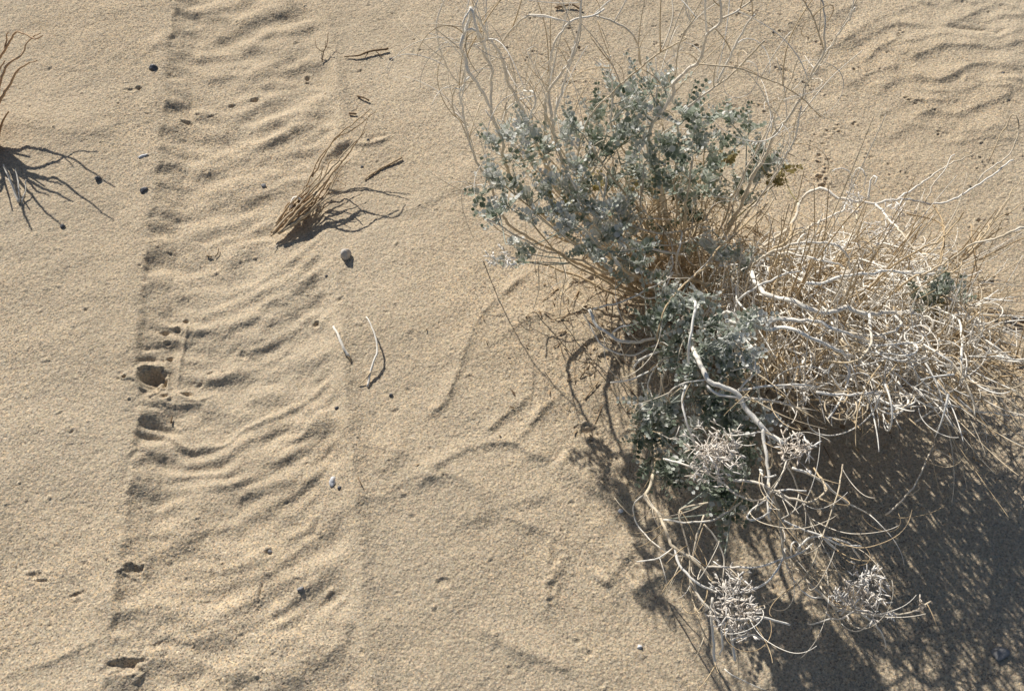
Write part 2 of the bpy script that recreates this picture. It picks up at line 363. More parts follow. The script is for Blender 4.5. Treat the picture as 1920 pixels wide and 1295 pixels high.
# ------------------------------------------------------------------ pebbles
def pebble(px,py,a,b,c,mat,name,label,rot=0,sink=.38):
    import bmesh
    bm=bmesh.new(); bmesh.ops.create_icosphere(bm,subdivisions=3,radius=1)
    sd=random.random()*50
    from mathutils import noise as mn
    for v in bm.verts:
        k=1+.42*mn.noise(v.co*1.2+Vector((sd,0,0)))+.10*mn.noise(v.co*3.5+Vector((0,sd,0)))
        p=v.co*k; p.x*=a;p.y*=b;p.z*=c
        v.co=Vector((p.x*math.cos(rot)-p.y*math.sin(rot),p.x*math.sin(rot)+p.y*math.cos(rot),p.z))
    m=bpy.data.meshes.new(name); bm.to_mesh(m); bm.free(); m.materials.append(mat)
    for p in m.polygons: p.use_smooth=True
    o=bpy.data.objects.new(name,m); C.objects.link(o); q=G(px,py); o.location=(q.x,q.y,q.z+c*(1-2*sink)*.9)
    return tag(o,label,'pebble')
pebble(287,127,.0085,.0072,.0065,M_DARKROCK,'pebble','dark blue grey pebble beside the top of the wheel track left edge')
pebble(268,292,.0085,.0030,.0026,M_WHITEROCK,'pebble','thin white stone chip beside the wheel track, above the black pebble',.45)
pebble(268,355,.0072,.0050,.0046,M_DARKROCK,'pebble','glossy black oval pebble touching the wheel track left edge',.7)
pebble(184,335,.0058,.0052,.0055,M_DARKROCK,'pebble','small dark pebble at the end of a curved twig shadow, left of the track')
pebble(118,425,.0045,.0040,.004,M_DARKROCK,'pebble','tiny dark pebble below the spiky shadow at the far left')
pebble(649,481,.0090,.0082,.0105,M_PALEROCK,'pebble','pale round stone below the dead brown tuft, with its own dark shadow',0,.15)
pebble(622,899,.0052,.0078,.0052,M_WHITEROCK,'pebble','whitish oval pebble on the right rim of the track, lower centre',-.2)
pebble(491,338,.0045,.0042,.003,M_GREYROCK,'pebble','flat grey pebble inside the wheel track near the tuft')
pebble(561,1101,.0048,.0036,.0034,M_GREYROCK,'pebble','small grey pebble in the lower part of the wheel track',.4)
pebble(501,1027,.0045,.0040,.0035,M_GREYROCK,'pebble','small grey pebble half buried in a lug mark of the track',.4)
pebble(1880,1222,.0120,.0085,.0070,M_GREYROCK,'pebble','rounded grey stone in the shade at the lower right corner',.3,.3)
pebble(1201,1209,.0032,.0030,.003,M_WHITEROCK,'pebble','tiny white pebble on sunlit sand left of the large shadow')
pebble(1164,956,.0036,.0032,.003,M_WHITEROCK,'pebble','tiny white pebble left of the lowest grey branch')
pebble(636,912,.0036,.003,.003,M_DARKROCK,'pebble','tiny brown pebble just below right of the whitish oval one')
pebble(733,107,.0040,.003,.0028,M_DARKROCK,'pebble','tiny dark pebble near the end of the upper stick')
pebble(690,262,.0028,.0024,.0024,M_DARKROCK,'pebble','tiny dark pebble right of the tall brown blade')
pebble(678,309,.0030,.0026,.0024,M_DARKROCK,'pebble','tiny dark pebble between the brown tuft and the stick')
pebble(733,740,.0030,.0026,.0026,M_DARKROCK,'pebble','tiny dark pebble below right of the forked white twig')
pebble(631,762,.0036,.0028,.0026,M_DARKROCK,'pebble','tiny dark pebble on the track rim below the two white twigs')
pebble(612,516,.0026,.0022,.0022,M_DARKROCK,'pebble','tiny dark pebble left below the pale round stone')
pebble(1880,139,.0034,.003,.003,M_DARKROCK,'pebble','tiny dark pebble among the sand ripples at the upper right')
# ------------------------------------------------------------------ loose sticks on the sand
def loose(name,paths,mat,label,cat='twig',dz=.002,jit=.0004,sides=6):
    b=MB()
    for P,r0,r1,t in paths:
        pts=[G(x,y,(q[0]*.01 if q else 0)+dz) for x,y,*q in P]
        b.tube(crom(pts,.005,jit),r0,r1,t,sides,knots=.25)
    o=b.build(name,mat,origin=G(*paths[0][0][0][:2])); tag(o,label,cat); return o
loose('twig',[([(627,618,.9),(637,638,.7),(645,655,.5),(656,672,.1)],.0020,.0026,.85),([(652,665,.3),(658,680,.0)],.0022,.0010,.2)],M_STEM,'short straight grey twig, left one of the two pale twigs by the track')
loose('twig',[([(690,606,1.6),(700,628,1.6),(708,650,1.5),(710,668,1.4),(700,690,1.0),(694,708,.4),(689,724,.0)],.0012,.0020,.9),([(697,700,.8),(684,712,.3),(672,722,0)],.0014,.0007,.4)],M_STEM,'forked curved whitish twig, right one of the two pale twigs by the track')
loose('stick',[([(683,334,.0),(707,318,.05),(728,306,.1),(754,295,.2)],.0014,.0022,.6)],M_BARK,'thick brown stick lying right of the dead tuft','stick')
loose('stick',[([(645,104,.1),(672,103,.4),(700,95,.5),(728,90,.4)],.0012,.0026,.25),([(705,96,.4),(716,104,.1)],.0012,.0008,.2),([(690,98,.4),(684,106,.1)],.001,.0006,.2)],M_BARK,'dark thin stick lying right of the track near the top edge','stick')
loose('twig',[([(670,178,.1),(680,182,.2),(692,188,.1)],.0020,.0014,.2)],M_BARK,'short dark splinter above the dead tuft, upper of two')
loose('twig',[([(654,211,.1),(668,212,.1)],.0022,.0018,.3)],M_BARK,'very short dark splinter above the dead tuft, lower of two')
loose('twig',[([(602,108,.1),(606,98,1.2),(614,92,1.6),(620,75,2.2)],.0012,.0006,.2),([(606,98,1.2),(594,90,1.5),(592,75,2.0)],.0009,.0005,.2),([(611,94,1.5),(612,84,1.6)],.0008,.0005,.2),([(614,94,1.5),(622,97,1.2)],.0009,.0005,.2)],M_BARK,'tiny branched dark twig standing on the right rim of the track near the top')
loose('twig',[([(1040,16,.3),(1055,14,.5),(1075,13,.3),(1092,20,.1)],.0016,.0020,.25),([(1055,14,.5),(1048,6,.4)],.0012,.0008,.2)],M_BARK,'dark twig lying on the sand at the top edge above the shrub')
loose('stick',[([(1815,574,.2),(1835,582,.5),(1860,590,.6),(1885,592,.6),(1905,600,.6),(1935,612,.5)],.0016,.0038,.1)],M_BARK,'dark brown stick at the right edge beside the dry brush','stick')
loose('twig',[([(398,470,.1),(404,464,.3),(405,456,.5)],.0010,.0007,.1),([(382,467,.1),(392,470,.1)],.0016,.0012,.1)],M_BARK,'tiny dark crumb of twig inside the track below left of the tuft')
loose('twig',[([(311,780,.1),(312,768,.2)],.0016,.0010,.2)],M_BARK,'tiny upright brown splinter in the track below the burrow hole')
loose('twig',[([(520,452,.1),(512,463,.1)],.0007,.0005,.7)],M_STEM,'hair thin pale straw just below the base of the dead tuft')
loose('twig',[([(673,898,.3),(677,908,.2),(681,916,.1)],.0009,.0006,.2)],M_BARK,'tiny dark straw right of the whitish oval pebble')
def SH(px,py,z):
    g0=W(px,py); z*=.01; return Vector((g0.x-SUNH.x*CS*z, g0.y-SUNH.y*CS*z, z))
# ------------------------------------------------------------------ dead brown tuft
def Dp(x,y,z): return W(480+x/4.047,160+y/4.047,z*(.0094 if z>6.6 else .0076))
tb=G(512,438); tuft=empty('dead_grass_tuft',tb,'dead brown tuft of flattened stalks lying over the right rim of the track','dead plant')
for P,r0,r1,t in [
 ([(130,1120,.6),(350,880,3),(560,650,6.7),(700,480,8),(800,370,9.5),(850,230,10.5)],.0034,.0009,.8),
 ([(170,1125,.8),(300,980,2.5),(520,740,5),(640,590,6.5),(740,460,8),(830,340,9.3)],.0042,.0010,.35),
 ([(150,1050,.8),(260,900,2.5),(400,770,4.5),(480,690,6),(515,610,7)],.0026,.0008,.6),
 ([(180,1120,.8),(400,960,2.4),(540,820,4),(610,700,5.2),(650,630,6)],.0034,.0010,.5),
 ([(230,1080,.8),(450,900,2.6),(560,820,3.6),(670,780,4.2)],.0026,.0007,.65),
 ([(260,1080,.8),(500,900,2.4),(600,830,3.2),(660,810,3.4)],.0022,.0006,.7),
 ([(280,1060,.6),(470,960,1.6),(590,880,2.2)],.0022,.0006,.6),
 ([(300,1040,.8),(420,920,1.8),(520,770,3.4),(600,640,5),(690,540,6.2)],.0026,.0008,.75),
 ([(320,880,1.6),(400,800,3),(470,740,4),(500,660,5.2)],.0020,.0007,.5),
 ([(400,960,.8),(500,850,1.6),(620,660,3.2),(720,560,4.2)],.0020,.0006,.5)]:
    m=MB(); m.tube(crom([Dp(*p) for p in P],.005,.0005),r0*.8,r1*.9,min(1,t+random.uniform(-.25,.35)),6,knots=.35); m.build('stalk',M_BARK,tuft)
m=MB()
for k in range(60):
    a=random.random(); x0=110+a*160; y0=1125-a*150+random.uniform(-30,25)
    x1=x0+random.uniform(120,260); y1=y0-random.uniform(110,240)
    z=.15+a*.6
    m.tube(crom([Dp(x0,y0,z),Dp((x0+x1)/2+random.uniform(-16,16),(y0+y1)/2+random.uniform(-16,16),z+.5),Dp(x1,y1,z+random.uniform(.4,1.3))],.006,.0008),random.uniform(.0010,.0024),random.uniform(.0004,.0010),random.uniform(-.1,1.1),5,knots=.5)
m.build('fibrous_base',M_BARK,tuft)
for P in [[(560,418,.6),(600,398,1.5),(640,387,2.6),(662,398,3.4),(678,416,4)],[(590,385,1.2),(625,372,2.5),(645,363,3.6),(665,378,4.6),(682,393,5.4)],
          [(585,375,1.5),(625,352,3.5),(665,342,5),(705,352,6.5),(768,360,9)],[(600,365,2),(660,345,5),(720,355,7.5),(766,372,10)],[(560,410,.5),(580,405,1),(600,398,1.6),(618,408,2.2)]]:
    m=MB(); m.tube(crom([SH(*p) for p in P],.005,.0006),.0016,.0008,.7,5,knots=.3); m.build('stalk',M_BARK,tuft)
m=MB(); m.tube(crom([Dp(265,930,1),Dp(275,880,2.2),Dp(300,850,2.8),Dp(345,868,2.8)],.003),.0030,.0022,.9,6,knots=.3); m.build('broken_stub',M_STEM,tuft)
# ------------------------------------------------------------------ reddish tuft on the left
lb=G(-28,284); lt=empty('dry_stalk_clump',lb,'reddish brown dry stalks rising at the left edge with a spiky shadow','dead plant')
for P,r0,r1 in [
 ([(-22,278,0),(25,290,5),(60,283,9),(105,290,12),(150,310,15),(190,333,15.5),(213,345,16.5)],.0034,.0010),
 ([(-20,280,0),(25,300,5),(60,320,8),(100,308,11),(130,295,11.5),(150,286,12.5),(183,284,13.5)],.0034,.0009),
 ([(-20,285,0),(20,300,4),(60,330,8),(110,340,11),(150,365,14),(210,405,17)],.0036,.0009),
 ([(-20,290,0),(20,310,5),(60,345,10),(90,360,12.5),(137,377,15.5)],.0034,.0012),
 ([(-18,290,0),(25,330,6),(60,370,11),(85,400,16),(118,425,21)],.0032,.0011),
 ([(-15,290,0),(20,320,5),(40,370,10),(50,405,15),(62,437,20)],.0038,.0014),
 ([(-20,290,0),(10,340,6),(0,375,12),(-15,395,17)],.0032,.0012),
 ([(-20,285,0),(20,315,5),(50,335,8),(80,340,11),(100,345,13),(118,350,15)],.0030,.0011),
 ([(45,320,8),(70,320,10),(95,312,13),(115,305,15)],.0020,.0010),
 ([(30,330,7),(55,345,10),(72,365,13),(95,372,16)],.0024,.0010),
 ([(105,290,12),(125,300,14),(140,318,15.5)],.0014,.0008),
 ([(20,310,6),(10,345,9),(-5,355,12),(-30,365,15)],.0030,.0010),
 ([(10,300,4),(40,315,8),(50,340,11),(70,360,14)],.0028,.0010)]:
    m=MB(); m.tube(crom([SH(*p) for p in P],.006,.0006),r0*1.2,r1,.65,6,tone1=.95,knots=.2); m.build('stalk',M_RED,lt)
m=MB()
for k in range(60):
    a=random.uniform(0,6.28); L=random.uniform(.04,.11)
    d=Vector((math.cos(a)*.5-.1,math.sin(a)*.5+.15,1)); m.tube(curl(lb+Vector((math.cos(a),math.sin(a),0))*random.uniform(0,.03),d,L,.25),.0032,.0012,random.uniform(.2,.7),5)
m.build('stub_mass',M_RED,lt)
loose('twig',[([(40,385,.1),(33,360,1.4),(22,330,2.4)],.0028,.0012,.75),([(42,380,.2),(44,355,1.4),(42,335,2)],.0014,.0008,.85),([(45,385,.1),(56,365,1),(58,350,1.4)],.0013,.0008,.8),([(38,375,.4),(26,350,1),(18,345,1)],.0012,.0007,.8)],M_STEM,'small pale broken twigs standing inside the spiky shadow at the left')
# ------------------------------------------------------------------ the shrub
BASE=(1285,560)
sb=G(*BASE); shrub=empty('desert_shrub',sb,'large silvery leafed shrub with tall bleached stems and drooping lower branches','shrub')
bb=G(1500,620); brush=empty('dry_brush',bb,'dense heap of tangled dry straw coloured twigs right of the silvery shrub','dead shrub')
samples=[]      # (world point) on the living shrub for attaching sprays
bs=[]
def HZ(x): return 1-.20*min(1,max(0,(x-1600)/260))
def stem(P,r0,r1,t0,t1,name,owner,off=None,jit=.0007):
    pts=crom([W(x,y,z*.01*(ZK(y) if owner is shrub else (1.62 if z>=14 and y>430 else 1.2)*HZ(x))) for x,y,z in P],.006,jit)
    if name=='twig': r0,r1,t0,t1=r0*1.25,r1*1.25,min(1,t0+.25),min(1,t1+.25)
    m=MB(); m.tube(pts,r0,r1,t0,6,tone1=t1,knots=.22); m.build(name,M_STEM,owner)
    (samples if owner is shrub else bs).extend(pts)
    # short side stubs at the nodes of the bigger stems
    return pts
MAIN=[
 ([(1250,575,1),(1180,545,3),(1100,500,5),(1010,455,8),(950,415,11),(915,340,17),(885,280,21),(867,200,27),(862,170,29),(880,145,31)],.0034,.0012,.15,.95),
 ([(883,15,41),(872,57,39),(862,85,38),(872,112,36),(880,135,35),(900,167,32),(921,205,29)],.0020,.0018,.98,.9),
 ([(1250,570,1),(1170,530,4),(1070,450,9),(985,370,14),(948,310,19),(940,260,24),(921,205,29),(921,165,31),(920,125,34),(905,95,36),(898,60,39),(883,15,41)],.0036,.0016,.15,.95),
 ([(1230,550,2),(1120,430,9),(1040,330,16),(990,230,25),(975,195,28),(955,155,31),(935,100,35),(910,60,38),(883,15,41)],.0034,.0016,.2,.9),
 ([(1220,540,2),(1110,430,9),(1035,340,16),(1022,267,22),(1025,187,28),(1030,150,31),(1033,110,34),(1043,77,36),(1053,58,37),(1067,42,38),(1087,35,38),(1112,30,38),(1133,17,38)],.0042,.0011,.3,.9),
 ([(1240,545,2),(1150,440,9),(1070,340,17),(1042,260,24),(1035,215,28),(1030,170,31),(1067,117,36),(1085,60,40),(1088,27,42),(1086,-15,44)],.0032,.0013,.3,.98),
 ([(1040,220,27),(1047,187,30),(1063,133,34),(1078,77,38)],.0016,.0012,.95,.95),
 ([(1275,560,1),(1265,470,6),(1240,370,13),(1215,270,21),(1223,233,24),(1243,203,27),(1260,177,29),(1265,155,31),(1280,143,32),(1305,120,34),(1318,97,36),(1323,70,38),(1350,37,41),(1343,-20,44)],.0044,.0013,.6,.85),
 ([(1290,560,1),(1320,500,4),(1373,417,10),(1413,325,18),(1430,303,20),(1450,260,24),(1487,207,29),(1510,163,32),(1527,127,35),(1545,97,37),(1547,60,39),(1548,30,40),(1535,-10,41)],.0038,.0010,.5,.8),
 ([(1300,530,3),(1380,430,9),(1440,350,16),(1470,300,22),(1490,260,26),(1502,200,30)],.0022,.0011,.6,.95),
 ([(1510,163,32),(1530,130,34),(1553,90,36),(1577,57,39),(1603,15,42)],.0012,.0009,.9,.9),
 ([(1080,350,15),(1110,320,17),(1130,277,20),(1147,207,25),(1146,150,29),(1145,105,32)],.0022,.0008,.7,.9),
 ([(1262,545,1),(1200,480,6),(1140,420,12),(1085,370,16),(1060,330,19)],.0045,.0022,.1,.5),
 ([(1255,560,1),(1210,520,4),(1160,480,7),(1090,460,8),(1030,440,9)],.0050,.0024,.05,.3),
 ([(1270,575,1),(1160,555,2),(1090,520,3),(1030,500,4),(1000,490,5)],.0030,.0012,.1,.3),
 ([(1265,520,4),(1215,495,8),(1190,500,10),(1300,525,10),(1325,545,10)],.0030,.0026,.15,.3),
 # lower side of the shrub, arching out towards the camera
 ([(1290,575,2),(1295,620,14),(1300,660,22),(1330,708,25),(1350,720,25),(1380,735,25),(1390,752,25),(1410,777,25),(1430,800,25),(1450,817,24),(1470,832,24)],.0034,.0030,.7,.98),
 ([(1430,800,25),(1437,847,24),(1442,890,23),(1439,957,22),(1444,974,21)],.0024,.0015,.95,.98),
 ([(1375,900,22),(1415,904,23),(1449,920,23),(1479,932,23),(1513,941,23),(1536,936,23),(1550,920,23),(1543,904,22),(1526,877,21)],.0020,.0011,.9,.3),
 ([(1244,860,20),(1308,880,22),(1348,900,22),(1372,924,22),(1409,937,22),(1436,930,22)],.0014,.0012,.95,.6),
 ([(1442,905,23),(1445,925,23),(1460,900,24),(1475,862,24)],.0012,.0009,.6,.9),
 ([(1295,600,6),(1262,640,8),(1235,740,9),(1222,830,10),(1225,890,12),(1212,924,13),(1214,940,13),(1234,964,14),(1251,1001,16),(1264,1025,17),(1291,1043,17),(1318,1062,17),(1335,1085,16)],.0026,.0020,.6,.55),  # toned down so the branch's shade is painted into its colour
 ([(1442,920,22),(1455,950,21),(1462,994,19),(1472,1048,17),(1479,1048,15),(1509,1085,15),(1540,1115,15),(1573,1142,14),(1614,1149,14)],.0022,.0016,.5,.7),
 ([(1105,580,14),(1112,600,14),(1120,612,14),(1147,625,15),(1167,637,15),(1200,641,14),(1260,620,10),(1290,590,5)],.0024,.0022,.95,.7),
 ([(1112,579,14),(1170,565,15),(1215,540,15),(1250,520,14),(1262,495,14)],.0013,.0010,.9,.8),
 ([(1279,435,14),(1274,470,14),(1268,500,12),(1276,530,8)],.0014,.0016,.98,.6),
 ([(1120,418,13),(1180,420,14),(1200,428,14),(1235,437,14),(1290,430,14),(1340,408,14)],.0018,.0010,.9,.5),
 ([(1498,381,10),(1485,420,9),(1420,470,8),(1340,520,5),(1290,560,1)],.0026,.0030,.7,.4),
 ([(1440,380,14),(1400,418,14),(1349,469,16),(1321,502,18),(1276,542,20),(1248,581,21),(1234,632,21),(1245,645,20),(1280,647,20)],.0017,.0011,.25,.2)]
for P,r0,r1,t0,t1 in MAIN: stem(P,r0,r1,t0,t1,'stem',shrub)
TW=[ # thinner curling twigs
 ([(930,100,33),(953,65,35),(980,35,37),(1010,27,38),(1053,40,38)],.0010,.0010,.3,.6),
 ([(1113,30,37),(1167,50,36),(1197,85,34),(1203,125,30)],.0010,.0007,.5,.3),
 ([(862,160,28),(843,135,30),(827,97,33),(818,53,36),(827,17,38),(840,-10,40)],.0010,.0008,.5,.7),
 ([(1350,37,41),(1380,22,42),(1440,-20,43)],.0009,.0008,.5,.3),
 ([(1433,77,38),(1380,133,33),(1333,167,30),(1290,200,27)],.0010,.0012,.3,.5),
 ([(1287,72,37),(1233,103,34),(1197,130,32),(1153,170,29),(1100,230,24),(1077,320,17)],.0008,.0012,.2,.4),
 ([(1305,30,40),(1275,80,37),(1265,145,32)],.0008,.0007,.3,.4),
 ([(1322,-5,42),(1324,35,40),(1324,70,38)],.0009,.0009,.7,.7),
 ([(1310,120,34),(1380,127,34),(1440,150,32),(1500,180,31),(1540,220,28)],.0008,.0006,.25,.2),
 ([(1545,97,37),(1528,40,40),(1500,-10,42)],.0008,.0007,.25,.3),
 ([(1415,28,40),(1395,55,38),(1372,100,35),(1345,155,31)],.0009,.0013,.6,.8),
 ([(1497,110,34),(1475,170,30),(1450,230,25),(1445,290,20)],.0007,.0006,.4,.3),
 ([(883,15,41),(870,45,40),(875,90,37),(873,130,34),(870,170,31),(862,200,28)],.0009,.0009,.9,.9),
 ([(868,175,29),(880,160,30),(905,130,31),(940,100,33)],.0008,.0009,.4,.4),
 ([(865,80,37),(875,57,39),(895,60,39),(908,85,37),(915,110,35)],.0012,.0010,.98,.9),
 ([(983,170,30),(1000,175,31),(1002,200,29),(990,230,26)],.0012,.0009,.98,.9),
 ([(940,235,23),(950,205,25),(970,190,26),(1000,180,27)],.0010,.0008,.95,.8),
 ([(855,165,29),(848,185,27),(852,215,25),(868,235,23),(880,265,22)],.0009,.0009,.4,.3),
 ([(915,345,16),(870,355,13),(868,390,9),(880,430,5),(890,450,2)],.0007,.0006,.6,.6),
 ([(920,420,10),(950,440,8),(990,445,8)],.0009,.0008,.3,.3),
 ([(1025,455,9),(1010,500,7),(1010,545,4),(1000,580,1)],.0007,.0006,.3,.4),
 ([(1045,470,9),(1060,520,7),(1052,560,4),(1050,592,1)],.0007,.0006,.3,.4),
 ([(1040,500,7),(1045,530,6),(1070,560,6),(1100,580,8)],.0008,.0006,.2,.3),
 ([(1080,540,3),(1100,560,3),(1120,600,4),(1140,650,4),(1170,690,3)],.0007,.0006,.1,.2),
 ([(1095,590,12),(1117,632,12),(1140,655,12),(1180,667,13),(1200,662,13),(1240,640,13)],.0010,.0010,.6,.7),
 ([(1187,690,16),(1200,675,17),(1242,655,18),(1295,632,19),(1325,617,19)],.0010,.0012,.8,.6),
 ([(1145,717,12),(1187,710,15),(1227,690,17),(1242,675,18),(1280,655,18)],.0010,.0012,.9,.6),
 ([(1227,690,17),(1215,722,15),(1225,750,15),(1240,775,14)],.0009,.0007,.7,.7),
 ([(1147,625,15),(1165,613,16),(1190,607,16),(1205,600,15)],.0010,.0008,.95,.9),
 ([(1147,625,15),(1165,650,14),(1175,680,12)],.0008,.0006,.6,.5),
 ([(1302,565,23),(1302,582,24),(1292,640,25),(1291,680,24)],.0014,.0012,.98,.9),
 ([(1287,722,24),(1279,747,24),(1287,792,24),(1305,835,22),(1325,870,20)],.0012,.0010,.9,.8),
 ([(1322,712,25),(1275,720,24),(1252,740,22),(1257,755,21)],.0008,.0007,.9,.5),
 ([(1370,695,23),(1400,690,24),(1414,700,24),(1422,735,20),(1430,770,18)],.0007,.0005,.6,.5),
 ([(1410,662,24),(1416,680,24),(1412,700,24),(1387,730,24)],.0013,.0010,.98,.9),
 ([(1325,722,25),(1350,740,25),(1390,745,25),(1437,750,24),(1480,760,23),(1515,772,22),(1509,781,21)],.0015,.0010,.9,.3),
 ([(1357,802,24),(1360,812,24),(1372,816,24),(1402,814,24),(1430,807,24)],.0009,.0009,.95,.9),
 ([(1382,732,24),(1435,724,24),(1492,722,23),(1532,724,22),(1555,717,20),(1600,700,18)],.0012,.0010,.9,.9),
 ([(1207,800,14),(1235,812,16),(1260,822,17),(1290,822,17)],.0008,.0007,.3,.6),
 ([(1470,832,24),(1478,822,24),(1495,813,23),(1508,815,23)],.0009,.0007,.9,.9),
 ([(1486,877,23),(1520,890,22),(1550,910,21),(1587,941,19),(1630,964,17)],.0015,.0007,.98,.4),
 ([(1660,965,13),(1687,943,15),(1717,906,17),(1737,863,18),(1750,830,17),(1745,790,16)],.0009,.0007,.5,.3),
 ([(1436,937,22),(1405,961,22),(1402,971,22),(1419,973,22),(1442,961,22),(1450,930,22)],.0009,.0009,.6,.8),
 ([(1450,922,23),(1480,918,23),(1512,920,23)],.0010,.0008,.98,.9),
 ([(1455,925,23),(1470,935,22),(1482,948,21)],.0010,.0007,.95,.9),
 ([(1430,885,24),(1424,880,24),(1428,895,24),(1440,895,24),(1455,890,24)],.0010,.0008,.98,.9),
 ([(1470,862,24),(1485,890,22),(1498,925,20),(1512,960,18),(1536,995,16)],.0008,.0006,.5,.3),
 ([(1498,925,20),(1490,955,19),(1465,972,18)],.0007,.0006,.5,.5),
 ([(1264,1025,17),(1274,1058,17),(1301,1088,17),(1342,1110,16)],.0014,.0012,.95,.8),
 ([(1264,1025,17),(1245,1040,16),(1227,1048,15),(1194,1053,12)],.0008,.0007,.95,.9),
 ([(1212,924,13),(1192,938,10),(1186,955,8),(1195,985,7),(1225,1015,9),(1260,1040,13),(1290,1043,16)],.0008,.0008,.7,.5),
 ([(1298,1043,17),(1292,1080,16),(1305,1109,16),(1328,1139,16),(1375,1159,16),(1425,1156,16),(1481,1171,14)],.0012,.0012,.3,.98),
 ([(1244,974,16),(1291,979,18),(1342,972,19),(1389,941,20)],.0010,.0009,.8,.3),
 ([(1328,942,18),(1284,951,17),(1274,964,17),(1284,1004,17),(1294,1048,17),(1294,1102,15),(1305,1145,13),(1318,1182,11),(1335,1213,9)],.0010,.0007,.3,.3),
 ([(1320,965,18),(1302,1020,17),(1296,1070,16),(1310,1120,14)],.0009,.0008,.3,.5),
 ([(1320,982,18),(1345,1010,17),(1357,1045,16),(1355,1085,15)],.0009,.0007,.4,.5),
 ([(1328,1062,16),(1375,1063,17),(1425,1061,17),(1456,1051,17),(1503,1035,17),(1523,1019,16)],.0011,.0009,.5,.95),
 ([(1402,1109,15),(1436,1092,16),(1462,1058,17),(1472,1028,17)],.0012,.0008,.95,.9),
 ([(1466,974,20),(1503,991,19),(1540,1004,19),(1587,1018,18),(1614,1048,15)],.0012,.0009,.8,.5),
 ([(1495,1028,17),(1515,1010,18),(1540,1005,19),(1575,1020,18),(1615,1024,17)],.0011,.0009,.95,.95),
 ([(1540,1005,19),(1555,1018,18),(1569,1030,17)],.0014,.0010,.98,.98),
 ([(1483,1040,16),(1485,1020,17),(1495,1015,17),(1500,1028,17),(1490,1040,16)],.0009,.0009,.9,.9),
 ([(1580,870,21),(1570,927,21),(1556,971,20),(1540,1011,19),(1520,1062,17),(1490,1100,15),(1440,1130,14),(1405,1143,14)],.0008,.0009,.3,.2),
 ([(1472,1048,16),(1483,1082,14),(1519,1119,12),(1540,1119,11)],.0012,.0010,.9,.9),
 ([(1538,1098,13),(1555,1125,13),(1570,1155,12),(1576,1165,10),(1575,1190,6)],.0010,.0006,.4,.3),
 ([(1515,1165,6),(1520,1170,7),(1555,1160,9),(1580,1160,11),(1595,1150,13),(1614,1149,14)],.0008,.0009,.6,.7),
 ([(1614,1149,14),(1635,1165,12),(1655,1190,9),(1660,1215,6)],.0012,.0006,.95,.6),
 ([(1614,1149,14),(1650,1152,13),(1680,1153,12),(1715,1145,11),(1745,1127,11)],.0010,.0008,.5,.3),
 ([(1336,1120,15),(1334,1160,13),(1338,1200,11),(1341,1246,8)],.0014,.0015,.95,.98),
 ([(1365,1150,14),(1372,1190,12),(1374,1215,10),(1378,1238,9)],.0014,.0014,.8,.98),
 ([(1352,1180,13),(1355,1210,11),(1348,1228,9)],.0012,.0008,.8,.9),
 ([(1370,1200,13),(1395,1192,13),(1415,1190,12),(1432,1199,11)],.0011,.0007,.6,.9),
 ([(1358,1253,2),(1382,1270,2),(1436,1293,1.5)],.0006,.0006,.8,.5),
 ([(1540,1080,13),(1532,1070,14),(1560,1068,14),(1585,1075,14)],.0007,.0006,.2,.2),
 ([(1262,510,12),(1240,548,12),(1215,560,12),(1190,550,12)],.0009,.0008,.8,.8),
 ([(1262,495,14),(1258,480,14),(1250,505,13),(1235,525,13)],.0009,.0008,.9,.9),
 ([(1168,432,15),(1160,405,16),(1150,380,17),(1140,378,18)],.0010,.0009,.8,.9),
 ([(1125,325,18),(1137,335,18),(1133,365,17),(1130,390,16)],.0013,.0010,.95,.98),
 ([(1197,412,15),(1230,410,15),(1260,412,14)],.0008,.0007,.5,.5),
 ([(1175,450,14),(1230,460,13),(1280,455,12),(1340,430,12)],.0010,.0009,.6,.6),
 ([(1165,470,13),(1210,465,13),(1260,475,12),(1290,480,10)],.0016,.0012,.6,.7)]
for P,r0,r1,t0,t1 in TW: stem(P,r0,r1,t0,t1,'twig',shrub,jit=.0004)
# bundle of lower stems fanning from the crown
def bez(a,b,c,n=18): return [a*(1-t)**2+b*2*t*(1-t)+c*t*t for t in [i/n for i in range(n+1)]]
ends=[]
for k in range(58):
    if k<42: px,py,z=random.uniform(900,1230),random.uniform(200,430),random.uniform(.09,.25)
    else: px,py,z=random.uniform(1200,1460),random.uniform(190,380),random.uniform(.10,.24)
    e=W(px,py,z*1.42); s0=sb+Vector((random.uniform(-.05,.03),random.uniform(-.03,.03),0))
    mid=(s0+e)/2+Vector((0,0,-.07 if k<40 else -.03))+rv(.022); mid.z=max(mid.z,.02)
    pts=bez(s0,mid,e); 
    w=Vector((0,0,0))
    for i in range(2,len(pts)): w=w*.8+rv(.0018); pts[i]+=w
    m=MB(); m.tube(pts,random.uniform(.0018,.0034),.0011,random.uniform(.05,.45),5,tone1=random.uniform(.3,.9),knots=.25)
    m.build('stem',M_STEM,shrub); samples.extend(pts); ends.append(pts)
